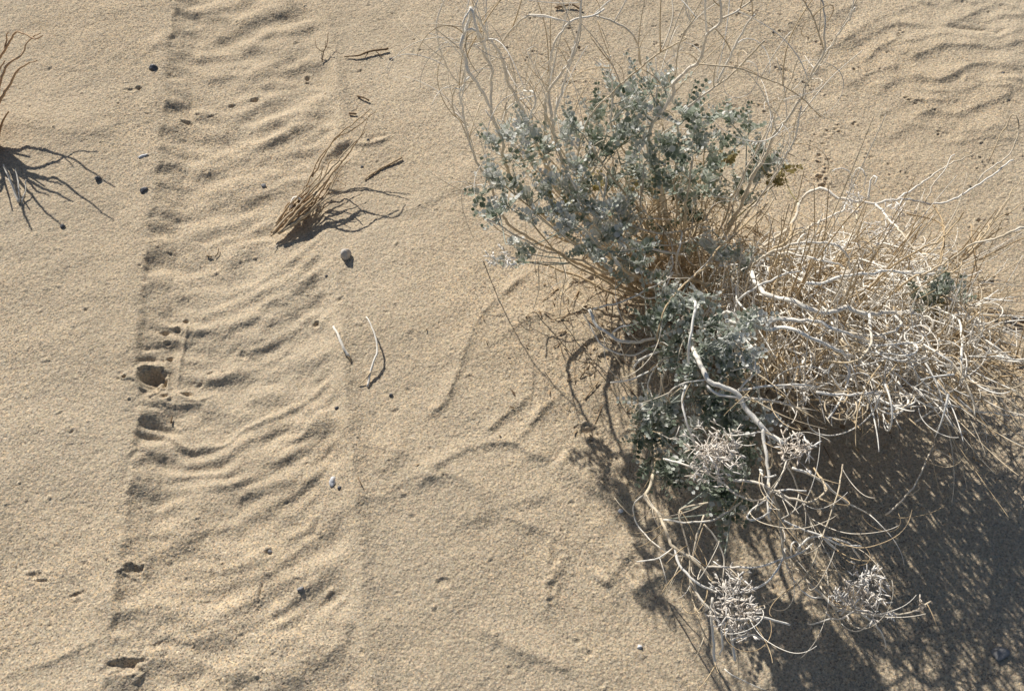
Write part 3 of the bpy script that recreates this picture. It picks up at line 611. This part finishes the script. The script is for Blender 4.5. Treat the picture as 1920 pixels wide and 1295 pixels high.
# fine curling twigs of the shrub, too many to count
fine=MB(); 
up_s=[p for p in samples if p.z>.05]
for k in range(520):
    p=random.choice(up_s); d=Vector((p.x-sb.x,p.y-sb.y,.10))*2+rv(.5)+Vector((0,0,.5))
    L=random.choice((.03,.05,.08,.12)); pts=curl(p,d,L,random.uniform(.015,.09),.6)
    fine.tube(pts,random.uniform(.0005,.0009),.00035,random.uniform(.1,1),4)
for k in range(60):   # tall sparse straws reaching up and back
    p=random.choice([q for q in samples if q.z>.2 and q.y>.8]); d=Vector((random.uniform(-.4,.6),random.uniform(.0,.7),.8))
    fine.tube(curl(p,d,random.uniform(.08,.22),random.uniform(.08,.4),.5),.0009,.0005,random.uniform(.3,1.1),4)
for k in range(420):  # fine curls low in the crown
    px,py=random.gauss(1230,85),random.gauss(390,65); p=W(px,py,random.uniform(.04,.22))
    fine.tube(curl(p,rv()+Vector((0,0,.6)),random.uniform(.03,.09),random.uniform(.012,.06),.5),random.uniform(.0006,.0010),.0004,random.choice((.05,.1,.3,.5,.8)),4)
for k in range(340):  # old broken bits in the middle of the plant
    p=sb+Vector((random.gauss(0,.06),random.gauss(.02,.05),random.uniform(.01,.09)))
    fine.tube(curl(p,rv(),random.uniform(.04,.12),random.uniform(.03,.2),.4),random.uniform(.0007,.0014),.0005,random.uniform(.0,.6),4)
o=fine.build('fine_twigs',M_STEM,shrub); o['kind']='stuff'
# ------------------------------------------------------------------ leaves
def frond(m, p, d, L, tone, nrm=None, pairs=None, dry=False):
    """pinnate leaf: curved midrib, folded oval leaflets in pairs"""
    d=Vector(d).normalized(); side=d.cross(nrm or Vector((0,0,1))+rv(.45))
    if side.length<.05: side=d.cross(Vector((1,0,0)))
    side.normalize(); up=side.cross(d).normalized()
    n=pairs or max(5,int(L/.0072)); bend=random.uniform(-6,10); tw=random.uniform(-.5,.5)
    pts=[]; q=Vector(p); dd=d.copy(); st=L/n/2
    for i in range(2*n+1):
        pts.append(q.copy()); q=q+dd*st; dd=(dd-up*bend*st*(.6+i/n)).normalized()
    m.tube(pts,.0006,.0003,tone*.6+.25,3)
    for i in range(n):
        k=(i+.8)/n; c=pts[2*i+1]; t=(pts[min(2*i+3,2*n)]-pts[2*i]).normalized()
        ll=.0102*math.sin(min(1,k*1.15+.25)*math.pi*.86)**.6*random.uniform(.85,1.15)
        for s in (-1,1):
            if random.random()<.05: continue
            u2=side.cross(t).normalized(); fold=random.uniform(.05,.7)
            a=(side*s*math.cos(fold)+u2*math.sin(fold)+t*random.uniform(.25,.6)).normalized()
            w=(t-a*t.dot(a)).normalized(); w=(w*math.cos(tw)+a.cross(w)*math.sin(tw)*s).normalized()
            nn=a.cross(w); wd=ll*.40
            base=c+a*.0006
            tt=tone+.06+random.gauss(0,.18)+(.35 if random.random()<.2 else 0)
            cup=nn*wd*.35*s
            vs=[base, base+a*ll*.28+w*wd*.85+cup, base+a*ll*.68+w*wd+cup, base+a*ll, base+a*ll*.68-w*wd+cup, base+a*ll*.28-w*wd*.85+cup, base+a*ll*.5]
            m.add(vs,[(0,1,6),(1,2,6),(2,3,6),(3,4,6),(4,5,6),(5,0,6)],[tt,tt+.10,tt+.12,tt+.18,tt+.12,tt+.10,tt-.05])
def spray(px,py,z,n,L,tone,mat=None,bias=None):
    if px<1010 and 440<py<500: z,n,L=13.5,max(1,n-1),2.6
    elif px<1150 and 380<py<560: z=max(z,16+random.uniform(0,3))
    c=W(px,py,z*.01*ZK(py)*(1+.35*min(1,max(0,(1120-px)/120))*(py<440))*(1-.45*min(1,max(0,(px-1310)/70))*(py<430))); near=min(samples,key=lambda s:(s-c).length+(.05 if s.z>c.z else 0)+(.02 if (s-c).length<.012 else 0))
    m=MB()
    mid=(near+c)/2+Vector((0,0,-.008))+rv(.004)
    m.tube(bez(near,mid,c,8),.0013,.0009,.62,4)
    ax=((c-near).normalized()*.6+Vector((0,0,.7))+Vector((c.x-sb.x,c.y-sb.y,0))*.8)
    if bias: ax+=Vector(bias)
    ax.normalize()
    a0=random.uniform(0,6.28); e1=ax.cross(Vector((.3,.5,.2))).normalized(); e2=ax.cross(e1)
    n=int(n*(1.0 if py<330 else 1.15)+.5)
    for k in range(n):
        an=a0+k*2.4; sp=random.uniform(.25,1.35)
        d=ax*math.cos(sp)+(e1*math.cos(an)+e2*math.sin(an))*math.sin(sp)
        frond(m,c-ax*random.uniform(0,.012),d,L*random.uniform(.75,1.2)*.01,tone+random.gauss(0,.09))
    m.build('leaf_spray',mat or M_LEAF,shrub)
SPR=[(1150,165,26,4,4.6,.4),(1185,175,26,4,4.5,.45),(1215,160,28,4,5,.4),(1245,158,28,3,4.6,.45),
 (1168,205,24,4,4.6,.5),(1205,205,25,5,4.5,.5),(1235,215,26,4,4.4,.6),(1120,215,22,5,4.4,.35),(1100,245,20,5,4.4,.35),
 (1288,215,23,7,5.4,.32),(1330,225,22,4,4.5,.3),(1372,232,21,6,5,.35),(1405,240,20,5,4.8,.35),(1390,265,19,4,4.3,.5),
 (1360,270,18,5,4.2,.3),(1345,300,16,4,4,.25),(1425,285,18,4,4,.6),(1450,300,17,4,4,.62),
 (975,232,20,4,3.8,.6),(950,250,19,4,3.8,.6),(925,268,18,4,3.6,.6),(985,255,19,4,3.8,.62),(1010,265,18,4,3.8,.5),(1058,255,21,5,4,.65),
 (1070,232,22,5,4,.45),(1030,282,17,5,3.6,.3),(1000,300,15,4,3.6,.45),(960,300,15,4,3.6,.5),
 (922,330,16,4,3.4,.7),(935,350,15,5,3.6,.65),(962,348,14,4,3.6,.55),(985,368,13,4,3.6,.5),(903,367,13,3,3,.25),(925,395,11,4,3.2,.4),(950,385,11,4,3.4,.5),
 (1045,340,17,4,3.6,.65),(1062,352,16,4,3.4,.6),(1090,370,15,4,3.6,.6),(1112,382,15,4,3.6,.6),(1080,310,19,5,4,.55),(1110,300,19,5,4,.4),
 (1150,340,17,4,4,.35),(1140,285,21,6,4.6,.35),(1165,255,22,6,4.4,.45),(1120,265,21,5,4.4,.3),(1190,240,24,5,4.4,.5),(1180,300,19,5,4.2,.45),
 (1220,290,21,5,4,.5),(1245,272,22,5,4.2,.4),(1205,262,23,4,4,.55),(1250,335,17,5,4,.3),(1232,318,18,4,4,.3),(1272,262,22,5,4.4,.4),(1305,258,21,5,4.4,.4),(1312,280,20,4,4,.45),
 (1270,300,19,5,4,.4),(1290,330,16,4,4,.3),(1200,335,17,5,4,.45),(1175,370,15,4,3.6,.45),
 (1040,398,13,4,3.4,.6),(1062,420,12,4,3.4,.6),(1130,402,15,5,3.6,.65),(1158,398,16,5,3.8,.65),(1150,432,14,4,3.4,.6),(1128,442,12,4,3.2,.6),(1108,462,10,4,3.2,.55),(1172,418,15,4,3.6,.5),
 (1075,395,13,4,3.4,.5),(1000,405,12,4,3.4,.55),(1020,360,15,4,3.4,.6),
 (948,458,8,2,3,.65),(975,466,8,3,3.2,.65),(992,476,9,3,3.2,.55),(952,490,7,2,3,.65),(985,490,8,2,3,.5),
 (1380,345,15,4,3.6,.4),(1392,372,13,4,3.6,.45),(1352,375,12,4,3.4,.4),(1430,312,17,4,3.6,.4),(1410,335,15,4,3.6,.5),(1330,350,14,4,3.6,.35),
 (1330,462,13,4,3.4,.65),(1352,472,13,5,3.4,.6),(1382,478,13,4,3.4,.65),(1402,490,12,3,3,.6),(1180,500,10,4,3,.6),(1172,520,9,3,3,.6),(1166,478,11,4,3,.6),(1240,520,14,4,3.2,.55),(1255,545,15,4,3.4,.6)]
SPR2=[(1210,598,19,5,4,.22),(1240,592,20,5,4,.3),(1232,618,19,5,4,.25),(1262,580,20,4,3.8,.4),(1292,600,20,5,4,.4),(1312,562,21,4,3.8,.6),(1275,562,20,4,3.6,.6),
 (1330,645,23,5,4.2,.5),(1352,640,23,5,4,.62),(1372,636,23,5,4,.6),(1392,612,21,5,4,.6),(1405,596,21,4,4,.55),(1318,662,22,4,4,.4),(1350,672,22,5,4,.4),(1300,682,22,5,4,.45),
 (1278,690,20,4,4,.5),(1408,668,23,4,3.6,.65),(1372,692,21,5,4,.35),(1298,712,21,4,3.6,.5),(1335,610,21,5,4,.45),(1270,640,19,5,4,.3),(1250,660,17,5,4,.35),
 (1218,758,16,4,4,.65),(1200,778,14,4,4,.35),(1228,775,15,4,4,.6),(1245,792,15,5,4,.4),(1262,762,17,5,4,.35),(1215,795,14,4,3.8,.4),(1195,822,11,4,4,.22),(1222,818,12,5,4.2,.22),
 (1312,752,21,5,3.8,.4),(1300,795,20,4,4,.7),(1358,772,22,6,4.4,.25),(1375,790,22,5,4.4,.25),(1388,805,21,4,4,.28),(1432,775,23,4,3.6,.75),(1342,745,22,4,3.6,.4),(1335,780,20,5,4,.4),
 (1215,872,10,5,4,.2),(1242,882,12,5,4.2,.18),(1262,866,14,4,4,.25),(1255,898,12,5,4.2,.18),(1282,856,16,4,4,.4),(1302,862,18,4,3.6,.5),(1280,820,17,4,4,.35),  # low fronds get dark tones: their shade is put into the leaf colour
 (1328,915,17,5,4.2,.2),(1350,926,17,5,4.2,.2),(1355,962,15,4,4,.22),(1380,882,20,4,3.6,.3),(1395,855,21,4,3.6,.25),(1330,888,17,4,4,.25),(1372,945,16,4,3.8,.25)]
for s in SPR: spray(*s)
for k in range(13):   # silvery sprays over the lower left stems
    px=random.uniform(1060,1240); py=360+ (px-985)*.5+random.uniform(-60,60)
    spray(px,py,random.uniform(12,18),3,3.3,random.uniform(.35,.65))
for k in range(18):   # low leaves in the middle, toned darker to paint in their shade
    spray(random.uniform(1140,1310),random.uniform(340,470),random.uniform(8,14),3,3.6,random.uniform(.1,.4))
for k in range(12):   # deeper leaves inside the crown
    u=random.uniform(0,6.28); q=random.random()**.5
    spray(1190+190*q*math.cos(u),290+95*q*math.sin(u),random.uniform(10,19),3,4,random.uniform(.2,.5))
for s in SPR2: spray(*s[:5],s[5]-.01,bias=(.1,-.5,.1))
for px,py,z in [(1440,330,14),(1455,345,13),(1190,330,14),(1120,350,14),(1040,400,11),(1090,340,13),(1365,300,15),(1470,320,13)]: spray(px,py,z,3,3,.5,M_DRYLEAF)
lit=MB()
for k in range(2000):
    a=random.uniform(0,6.28); q=abs(random.gauss(0,.5)); x=.40+math.cos(a)*.34*q; y=.76+math.sin(a)*.2*q
    p=Vector((x,y,gz(x,y)+.0015)); d=Vector((random.gauss(0,1),random.gauss(0,1),random.uniform(0,.25))).normalized(); L=random.choice((.005,.01,.02,.04))
    lit.tube([p,p+d*L*.5+Vector((0,0,.0006)),p+d*L],random.uniform(.0005,.0014),.0005,random.random(),4)
for k in range(900):
    a=random.uniform(0,6.28); q=abs(random.gauss(0,.5)); x=.38+math.cos(a)*.34*q; y=.74+math.sin(a)*.22*q
    p=Vector((x,y,gz(x,y)+.002)); u=rv(.003); v=rv(.003); u.z*=.3; v.z*=.3
    lit.add([p-u,p-v*.6,p+u,p+v*.6],[(0,1,2,3)],random.random())
o=lit.build('plant_litter',M_BARK,origin=(.4,.76,0)); o['kind']='stuff'; o['label']='broken twigs and dry leaf crumbs on the sand under the shrub and the brush'; o['category']='litter'
# ------------------------------------------------------------------ dried flower heads
def flower(px,py,z,R0,n,tone,label,droop=0,owner=None,name='dried_flower_head'):
    c=W(px,py,z*.01*((1.25 if py<950 else 1.1)*ZK(py) if owner is None else 1.25)); m=MB()
    for k in range(n):
        d=rv().normalized(); d.z=d.z*.8-droop; s=c+rv(R0*.38)
        e=s+d*random.uniform(.25,.6)*R0
        m.tube([s,(s+e)/2+rv(.001),e],.0006,.0006,tone,4)
        for j in range(random.choice((1,2,3))):
            dd=(d+rv(.55)).normalized(); L=random.uniform(.006,.012); r=random.uniform(.0006,.0012)
            q=[e,e+dd*L*.3,e+dd*L*.65,e+dd*L]
            n0=len(m.v); m.tube(q,r*.5,r*.5,tone+random.gauss(0,.15),5)
            for i in range(5): 
                for kk,f in ((1,1.9),(2,2.3),(3,.7)):
                    v=m.v[n0+kk*5+i]; m.v[n0+kk*5+i]=q[kk]+(v-q[kk])*f
    m.build(name,M_FLOWER,owner or shrub)['label']=label
flower(1345,845,20,.036,95,.72,'dense pinkish tan dried flower head below the silvery leaves')
flower(1325,868,19,.024,36,.75,'pinkish tan dried flower head beside the densest one')
flower(1488,838,23,.022,30,.6,'dried flower head with a fan of pale pods at the end of the thick white branch')
flower(1512,836,23,.014,14,.9,'fan of pale dried pods')
flower(1375,1095,15,.026,34,.85,'grey dried flower head on the lowest drooping branch')
flower(1365,1140,14,.030,48,.75,'lowest large grey dried flower head')
flower(1405,1150,14,.018,16,.8,'small grey pods right of the lowest flower head')
flower(1375,1180,12,.022,20,.8,'grey dried bits hanging under the lowest flower head')
flower(1610,1115,14,.030,60,.75,'grey woolly dried flower head over the large shadow')
flower(1630,1085,15,.016,22,.9,'pale top of the woolly dried flower head')
flower(1565,1115,14,.010,9,.95,'white pods left of the woolly flower head')
flower(955,485,12,.016,14,.9,'small whitish dried flowers at the left foot of the shrub')
flower(930,488,11,.010,8,.98,'tiny whitish dried flowers at the far left foot')
flower(1675,1150,12,.006,5,.95,'tiny dried bud on the lowest right twig')
flower(1735,1135,11,.009,6,.4,'tiny dried tan bud at the end of the lowest right twig')
# ------------------------------------------------------------------ dry brush heap
BR=[
 ([(1408,510,14),(1419,530,15),(1436,549,16),(1459,559,16),(1484,561,17),(1504,572,17),(1537,586,17),(1560,584,17),(1588,576,17),(1613,586,17),(1647,586,17),(1684,589,16),(1712,580,15)],.0034,.0026,.98,.7),
 ([(1330,600,15),(1370,585,16),(1400,610,16),(1440,600,17),(1487,603,17),(1532,603,17),(1577,622,17),(1650,650,14)],.0028,.0016,.9,.98),
 ([(1360,600,16),(1428,614,17),(1473,614,18),(1515,628,18),(1549,648,17),(1577,662,16),(1640,690,13)],.0026,.0018,.95,.95),
 ([(1300,590,8),(1380,524,12),(1439,476,15),(1470,462,18),(1498,454,19),(1537,451,19),(1571,462,19),(1588,482,18),(1594,504,16)],.0024,.0013,.4,.95),
 ([(1439,476,15),(1487,477,17),(1530,490,18),(1580,500,18)],.0017,.0012,.7,.98),
 ([(1439,476,15),(1487,442,16),(1537,414,15),(1577,395,14),(1588,381,13)],.0018,.0014,.3,.98),
 ([(1591,575,12),(1678,496,17),(1754,454,22),(1788,423,25),(1807,397,28)],.0017,.0009,.2,.25),
 ([(1644,575,12),(1703,527,16),(1774,490,20),(1819,462,24),(1858,451,26),(1920,431,29),(1960,410,31)],.0016,.0014,.2,.95),
 ([(1512,530,18),(1537,531,18),(1577,518,19),(1633,514,19),(1700,512,18),(1754,513,17)],.0020,.0014,.98,.95),
 ([(1630,589,18),(1632,625,19),(1619,662,19),(1594,679,18),(1554,681,16)],.0020,.0013,.95,.25),
 ([(1678,591,18),(1686,606,18),(1675,622,18),(1633,627,17),(1590,622,16)],.0018,.0013,.9,.6),
 ([(1770,585,17),(1792,600,18),(1804,631,19),(1804,680,19),(1798,717,18)],.0015,.0016,.9,.98),
 ([(1813,597,12),(1841,583,12),(1866,580,13),(1892,589,12),(1897,610,10),(1895,634,8)],.0012,.0009,.9,.98),
 ([(1800,596,7),(1841,593,6),(1920,594,5),(1960,592,5)],.0015,.0014,.98,.98),
 ([(1498,381,10),(1515,361,12),(1537,355,13),(1560,364,13),(1588,375,13),(1639,381,13),(1684,372,13),(1745,383,12),(1796,372,13),(1835,344,15),(1858,330,16),(1900,300,17)],.0026,.0013,.8,.95),
 ([(1684,372,13),(1763,320,15),(1827,287,17),(1880,272,18)],.0016,.0009,.98,.3),
 ([(1833,343,14),(1850,320,16),(1893,290,18),(1910,235,21),(1897,213,22),(1885,240,20),(1855,300,17)],.0012,.0008,.8,.25),
 ([(1735,380,13),(1752,340,15),(1765,325,16),(1790,290,17)],.0012,.0008,.6,.9),
 ([(1590,372,13),(1596,335,16),(1580,318,18),(1560,322,18)],.0012,.0008,.98,.98),
 ([(1596,335,16),(1610,315,18),(1622,330,18),(1622,360,15)],.0010,.0008,.95,.98),
 ([(1628,375,14),(1632,335,16),(1640,332,17),(1638,348,16)],.0016,.0012,.98,.98),
 ([(1640,382,13),(1660,400,14),(1690,435,15),(1720,470,16)],.0020,.0012,.98,.5),
 ([(1498,381,10),(1470,470,12),(1462,495,13)],.0022,.0020,.25,.4),
 ([(1485,400,10),(1504,335,15),(1506,320,16)],.0014,.0008,.5,.4),
 ([(1610,380,12),(1606,420,13),(1585,462,14)],.0018,.0012,.5,.8),
 ([(1384,564,16),(1420,540,17),(1470,515,18),(1500,508,18)],.0016,.0012,.95,.9),
 ([(1380,562,15),(1400,580,16),(1418,600,17)],.0016,.0012,.98,.9),
 ([(1700,400,14),(1765,420,15),(1767,480,15),(1750,520,14)],.0014,.0009,.1,.2),
 ([(1745,383,12),(1765,410,14),(1768,450,14),(1757,500,14)],.0015,.0010,.15,.2),
 ([(1820,420,12),(1825,470,12),(1822,530,10),(1810,570,10)],.0012,.0010,.2,.15),
 ([(1585,776,14),(1605,758,15),(1628,739,16)],.0012,.0010,.95,.9),
 ([(1712,791,12),(1746,773,13),(1792,760,13),(1815,755,12)],.0013,.0010,.95,.9),
 ([(1755,804,11),(1775,785,12),(1792,767,13)],.0010,.0008,.8,.7),
 ([(1811,770,10),(1863,773,9),(1920,779,8),(1950,780,7)],.0013,.0011,.95,.6),
 ([(1765,791,10),(1832,813,7),(1920,813,4)],.0008,.0007,.7,.6),
 ([(1845,905,2),(1846,892,4),(1857,881,6),(1897,862,7),(1925,850,6)],.0008,.0007,.5,.6),
 ([(1555,700,16),(1600,760,14),(1680,800,10)],.0010,.0006,.3,.2),
 ([(1530,735,16),(1590,740,16),(1640,735,16),(1700,740,14),(1790,745,12)],.0018,.0016,.9,.95),
 ([(1650,735,15),(1720,742,14),(1780,748,12),(1800,738,12)],.0022,.0018,.9,.98),
 ([(1832,600,8),(1870,632,6),(1920,683,5),(1950,715,4)],.0009,.0010,.1,.1),
 ([(1840,610,8),(1880,640,6),(1925,655,5)],.0014,.0011,.95,.98),
 ([(1815,470,14),(1860,420,15),(1895,395,15),(1925,370,15)],.0012,.0008,.4,.3),
 ([(1780,520,16),(1830,460,17),(1870,400,18),(1915,330,19)],.0011,.0007,.3,.4),
 ([(1820,432,13),(1870,445,13),(1925,428,13)],.0009,.0008,.3,.3)]
for P,r0,r1,t0,t1 in BR: stem(P,r0,r1,t0,t1,'dry_branch',brush,jit=.0009)
HC=W(1588,588,.160); HR=Vector((.208,.212,.048))
def HT(p): return -(p.y-HC.y)*.42+(p.x-HC.x)*.10   # the matted heap slopes up towards the camera
def hq(p):
    u=p-HC; u.z-=HT(p); u=Vector((u.x*.985+u.y*.17,u.y*.985-u.x*.17,u.z))
    return (u.x/HR.x)**2+(u.y/HR.y)**2+(u.z/HR.z)**2
cand=[]; tries=0
root=sb+Vector((.03,-.01,.02))
while len(cand)<520 and tries<60000:
    tries+=1
    p=HC+Vector((random.uniform(-1,1)*HR.x,random.uniform(-1,1)*HR.y,random.uniform(-1,1)*HR.z)); p.z+=HT(p); q0=hq(p)
    if q0>1 or random.random()>.25+q0 or random.random()<.75*max(0,(p.x-HC.x)/HR.x)**1.2: continue
    out=(p-root); out.z*=.35
    d=out.normalized()*random.choice((-1,1,1))+rv(.45)
    L=random.choice((.06,.09,.13,.18,.24)); R0=random.choice((.02,.03,.05,.09,.2,.5))
    pts=curl(p,d,L,R0,.5,step=.007); keep=[]
    for q in pts:
        if hq(q)>1.22: break
        keep.append(q)
    if len(keep)>=5: cand.append((len(keep),keep))
cand.sort(key=lambda c:-c[0]); rest=MB()
for i,(n,pts) in enumerate(cand):
    t=random.choice((.15,.35,.62,.9,.98,1.05,1.1)); r=random.choice((.0008,.0010,.0012,.0015))
    if i<96:
        m=MB(); m.tube(pts,r*1.3,r*.8,t,5,knots=.25); m.build('dry_twig',M_STEM,brush)
    else: rest.tube(pts,r,r*.6,t,4)
for k in range(600):   # bleached thicker twigs lying over the top
    v=rv().normalized(); v.z=abs(v.z)*.8+.3; v.normalize(); p=HC+Vector((v.x*HR.x,v.y*HR.y,v.z*HR.z))*random.uniform(.3,1.02)**.6; p.z=HC.z+HT(p)+HR.z*random.uniform(.2,1.0)
    out=p-root; out.z=0; out.z=-out.y*.4*random.random()
    pts=[q for q in curl(p,out.normalized()*random.choice((-1,1))+rv(.45),random.uniform(.05,.22),random.choice((.015,.025,.04,.06,.09,.2)),.35) if hq(q)<1.6]
    if len(pts)>6: rest.tube(pts,random.uniform(.0008,.0017),.0006,random.choice((.3,.5,.8,.95,1.05,1.15,1.2)),5,knots=.2)
for k in range(480):   # wispy short curls standing out of the heap
    v=rv().normalized(); v.z=abs(v.z)*.9+.05; p=HC+Vector((v.x*HR.x,v.y*HR.y,v.z*HR.z))*random.uniform(.6,1); p.z+=HT(p)
    rest.tube(curl(p,rv(.8)+v+Vector((.1,0,.3)),random.choice((.015,.02,.03,.05,.07)),random.uniform(.006,.04),.5,step=.004),random.uniform(.0005,.0008),.0004,random.uniform(.3,1),4)
for k in range(130):   # longer straws leaving the heap outwards, some down to the sand
    a=random.uniform(-1.3,1.0); p=HC+Vector((math.cos(a)*HR.x*.8,math.sin(a)*HR.y*.8,random.uniform(-.04,.04))); p.z+=HT(p)
    rest.tube(curl(p,Vector((math.cos(a),math.sin(a),random.uniform(-.5,.35))),random.uniform(.06,.2),random.uniform(.06,.5),.5),.0009,.0004,random.uniform(.1,.9),4)
for c in range(26):    # twigs standing together in upright bunches
    a=random.uniform(-.21,.19); b=random.uniform(-.12,.06); n=random.randint(9,24); wd=random.uniform(.003,.009); ln=random.uniform(.05,.11)
    for k in range(n):
        o1=random.gauss(0,wd); o2=random.uniform(-ln,ln)
        p=Vector((HC.x+a+.883*o1+.47*o2, HC.y+b+.47*o1-.883*o2, random.uniform(-.08,.0))); p.z=max(.02,p.z+HC.z+HT(p))
        q=random.gauss(-.15,.45); d=Vector((.47*q,-.883*q,1))+rv(.07)
        rest.tube(curl(p,d,random.uniform(.05,.13),random.uniform(.25,1.2),.4),random.uniform(.0008,.0015),.0006,random.choice((.15,.3,.5,.8,.95,1.05)),4)
for k in range(24):    # long straws rising to the upper right, a few together
    if k<8: x0,y0=random.uniform(1440,1720),random.uniform(490,710); x1,y1=x0+random.uniform(90,230),y0-random.uniform(90,230); z1=random.uniform(.26,.40)
    else: x0,y0=random.uniform(1400,1600),random.uniform(560,720); x1,y1=x0+random.uniform(30,140),y0-random.uniform(110,260); z1=random.uniform(.30,.43)
    for q in range(random.choice((1,1,2,3))):
        a=W(x0,y0,.07)+rv(.009); b=W(x1,y1,z1)+rv(.012); mid=(a+b)/2+rv(.008)
        rest.tube(bez(a,mid,b,16),random.uniform(.0010,.0017),.0006,random.choice((.15,.25,.35,.8)),5)
for k in range(20):   # upright straws rising out of the heap in loose bunches
    if k%4==0: px,py=random.uniform(1430,1830),random.uniform(480,720); lean=Vector((random.gauss(.05,.16),random.gauss(-.10,.16),0)); hh=random.uniform(.16,.40)*(1.15-.4*(px-1430)/400)
    b0=W(px,py,.05)+rv(.008); d=(lean+rv(.05)+Vector((0,0,1))).normalized()
    rest.tube(curl(b0,d,hh*random.uniform(.7,1.1),random.uniform(.5,1.6),.35),random.uniform(.0011,.0018),.0006,random.choice((.15,.3,.5,.8,.95)),4)
for k in range(22):   # thinner straws leaning to the right
    px,py=random.uniform(1500,1840),random.uniform(470,700); b0=W(px,py,random.uniform(.03,.10)); h=random.uniform(.08,.22)
    d=Vector((random.gauss(.45,.3),random.gauss(.3,.3),.8)).normalized()
    rest.tube(curl(b0,d,h,random.uniform(.2,.8),.6),random.uniform(.0008,.0012),.0005,random.choice((.1,.2,.3,.5,.9)),4)
for k in range(70):    # stems that carry the heap from the root crown
    v=rv().normalized(); e=HC+Vector((v.x*HR.x*.7,v.y*HR.y*.7,v.z*HR.z*.6)); e.z+=HT(e); s0=root+Vector((random.gauss(0,.02),random.gauss(0,.02),0))
    mid=(s0+e)/2+rv(.02)+Vector((0,0,-.03)); mid.z=max(.02,mid.z)
    rest.tube(bez(s0,mid,e,16),random.uniform(.0014,.0028),.0010,random.uniform(.1,.5),5,tone1=.9,knots=.25)
o=rest.build('tangled_twigs',M_STEM,brush); o['kind']='stuff'
# leafy sprig growing out of the heap
def sprig(px,py,z,n,L,tone,mat):
    global samples
    keep=samples; samples=bs; 
    c=W(px,py,z*.0118); near=min(bs,key=lambda s:(s-c).length); m=MB(); m.tube(bez(near,(near+c)/2+rv(.004),c,6),.0013,.0009,.6,4)
    for k in range(n): frond(m,c,Vector((random.uniform(-1,1),random.uniform(-.6,1),1.0)),L*.01*random.uniform(.7,1.1),tone,pairs=5)
    m.build('leaf_spray',mat,brush); samples=keep
for s in [(1722,562,18,4,3.6,.35),(1752,552,19,4,3.8,.35),(1780,548,19,4,3.8,.35),(1797,562,18,3,3.4,.4),(1726,592,17,3,3,.5),(1745,577,18,3,3.4,.4)]: sprig(*s,M_LEAF)
for s in [(1755,600,17,4,3,.9),(1770,588,17,3,3,.8)]: sprig(*s,M_DRYLEAF)
flower(1762,640,15,.018,22,.85,'grey dried flower bits under the leafy sprig',.3,brush)
flower(1772,670,14,.014,12,.85,'grey dried flower bits hanging lower',.3,brush)
flower(1515,735,18,.014,16,.8,'small brush of dried pods below the heap',.2,brush)
flower(1650,430,13,.028,34,.95,'cluster of whitish dried flowers on top of the heap',0,brush)
flower(1600,378,14,.020,22,.95,'whitish dried flowers on the arching branch',0,brush)
flower(1835,680,10,.022,26,.9,'whitish dried flowers at the right end of the heap',0,brush)
flower(1690,400,12,.018,14,.9,'small whitish dried flowers at the back of the heap',0,brush)
# ------------------------------------------------------------------ light, sky, camera
w=bpy.data.worlds.new('World'); bpy.context.scene.world=w; w.use_nodes=True; nt=w.node_tree
sky=nt.nodes.new('ShaderNodeTexSky'); sky.sky_type='NISHITA'; sky.sun_disc=False
sky.sun_elevation=SEL
to_sun=-SUNH; az=math.atan2(to_sun.x,to_sun.y); sky.sun_rotation=az
nt.links.new(sky.outputs[0],nt.nodes['Background'].inputs[0]); nt.nodes['Background'].inputs[1].default_value=.064
sl=bpy.data.lights.new('sun','SUN'); sl.energy=5.0; sl.angle=R(.55); sl.color=(1,.95,.87)
so=bpy.data.objects.new('sun',sl); C.objects.link(so)
dirv=Vector((SUNH.x*math.cos(SEL),SUNH.y*math.cos(SEL),-math.sin(SEL)))
so.rotation_euler=dirv.to_track_quat('-Z','Y').to_euler(); so.location=(-2,3,4)
cd=bpy.data.cameras.new('camera'); cam=bpy.data.objects.new('camera',cd); C.objects.link(cam)
cam.location=(0,0,H); cam.rotation_euler=(R(30),0,0); cd.sensor_width=36; cd.lens=36*F/1920; cd.clip_start=.01; cd.clip_end=500
sc=bpy.context.scene; sc.camera=cam
sc.view_settings.view_transform='Standard'; sc.view_settings.look='None'; sc.view_settings.gamma=1; sc.view_settings.exposure=0.06
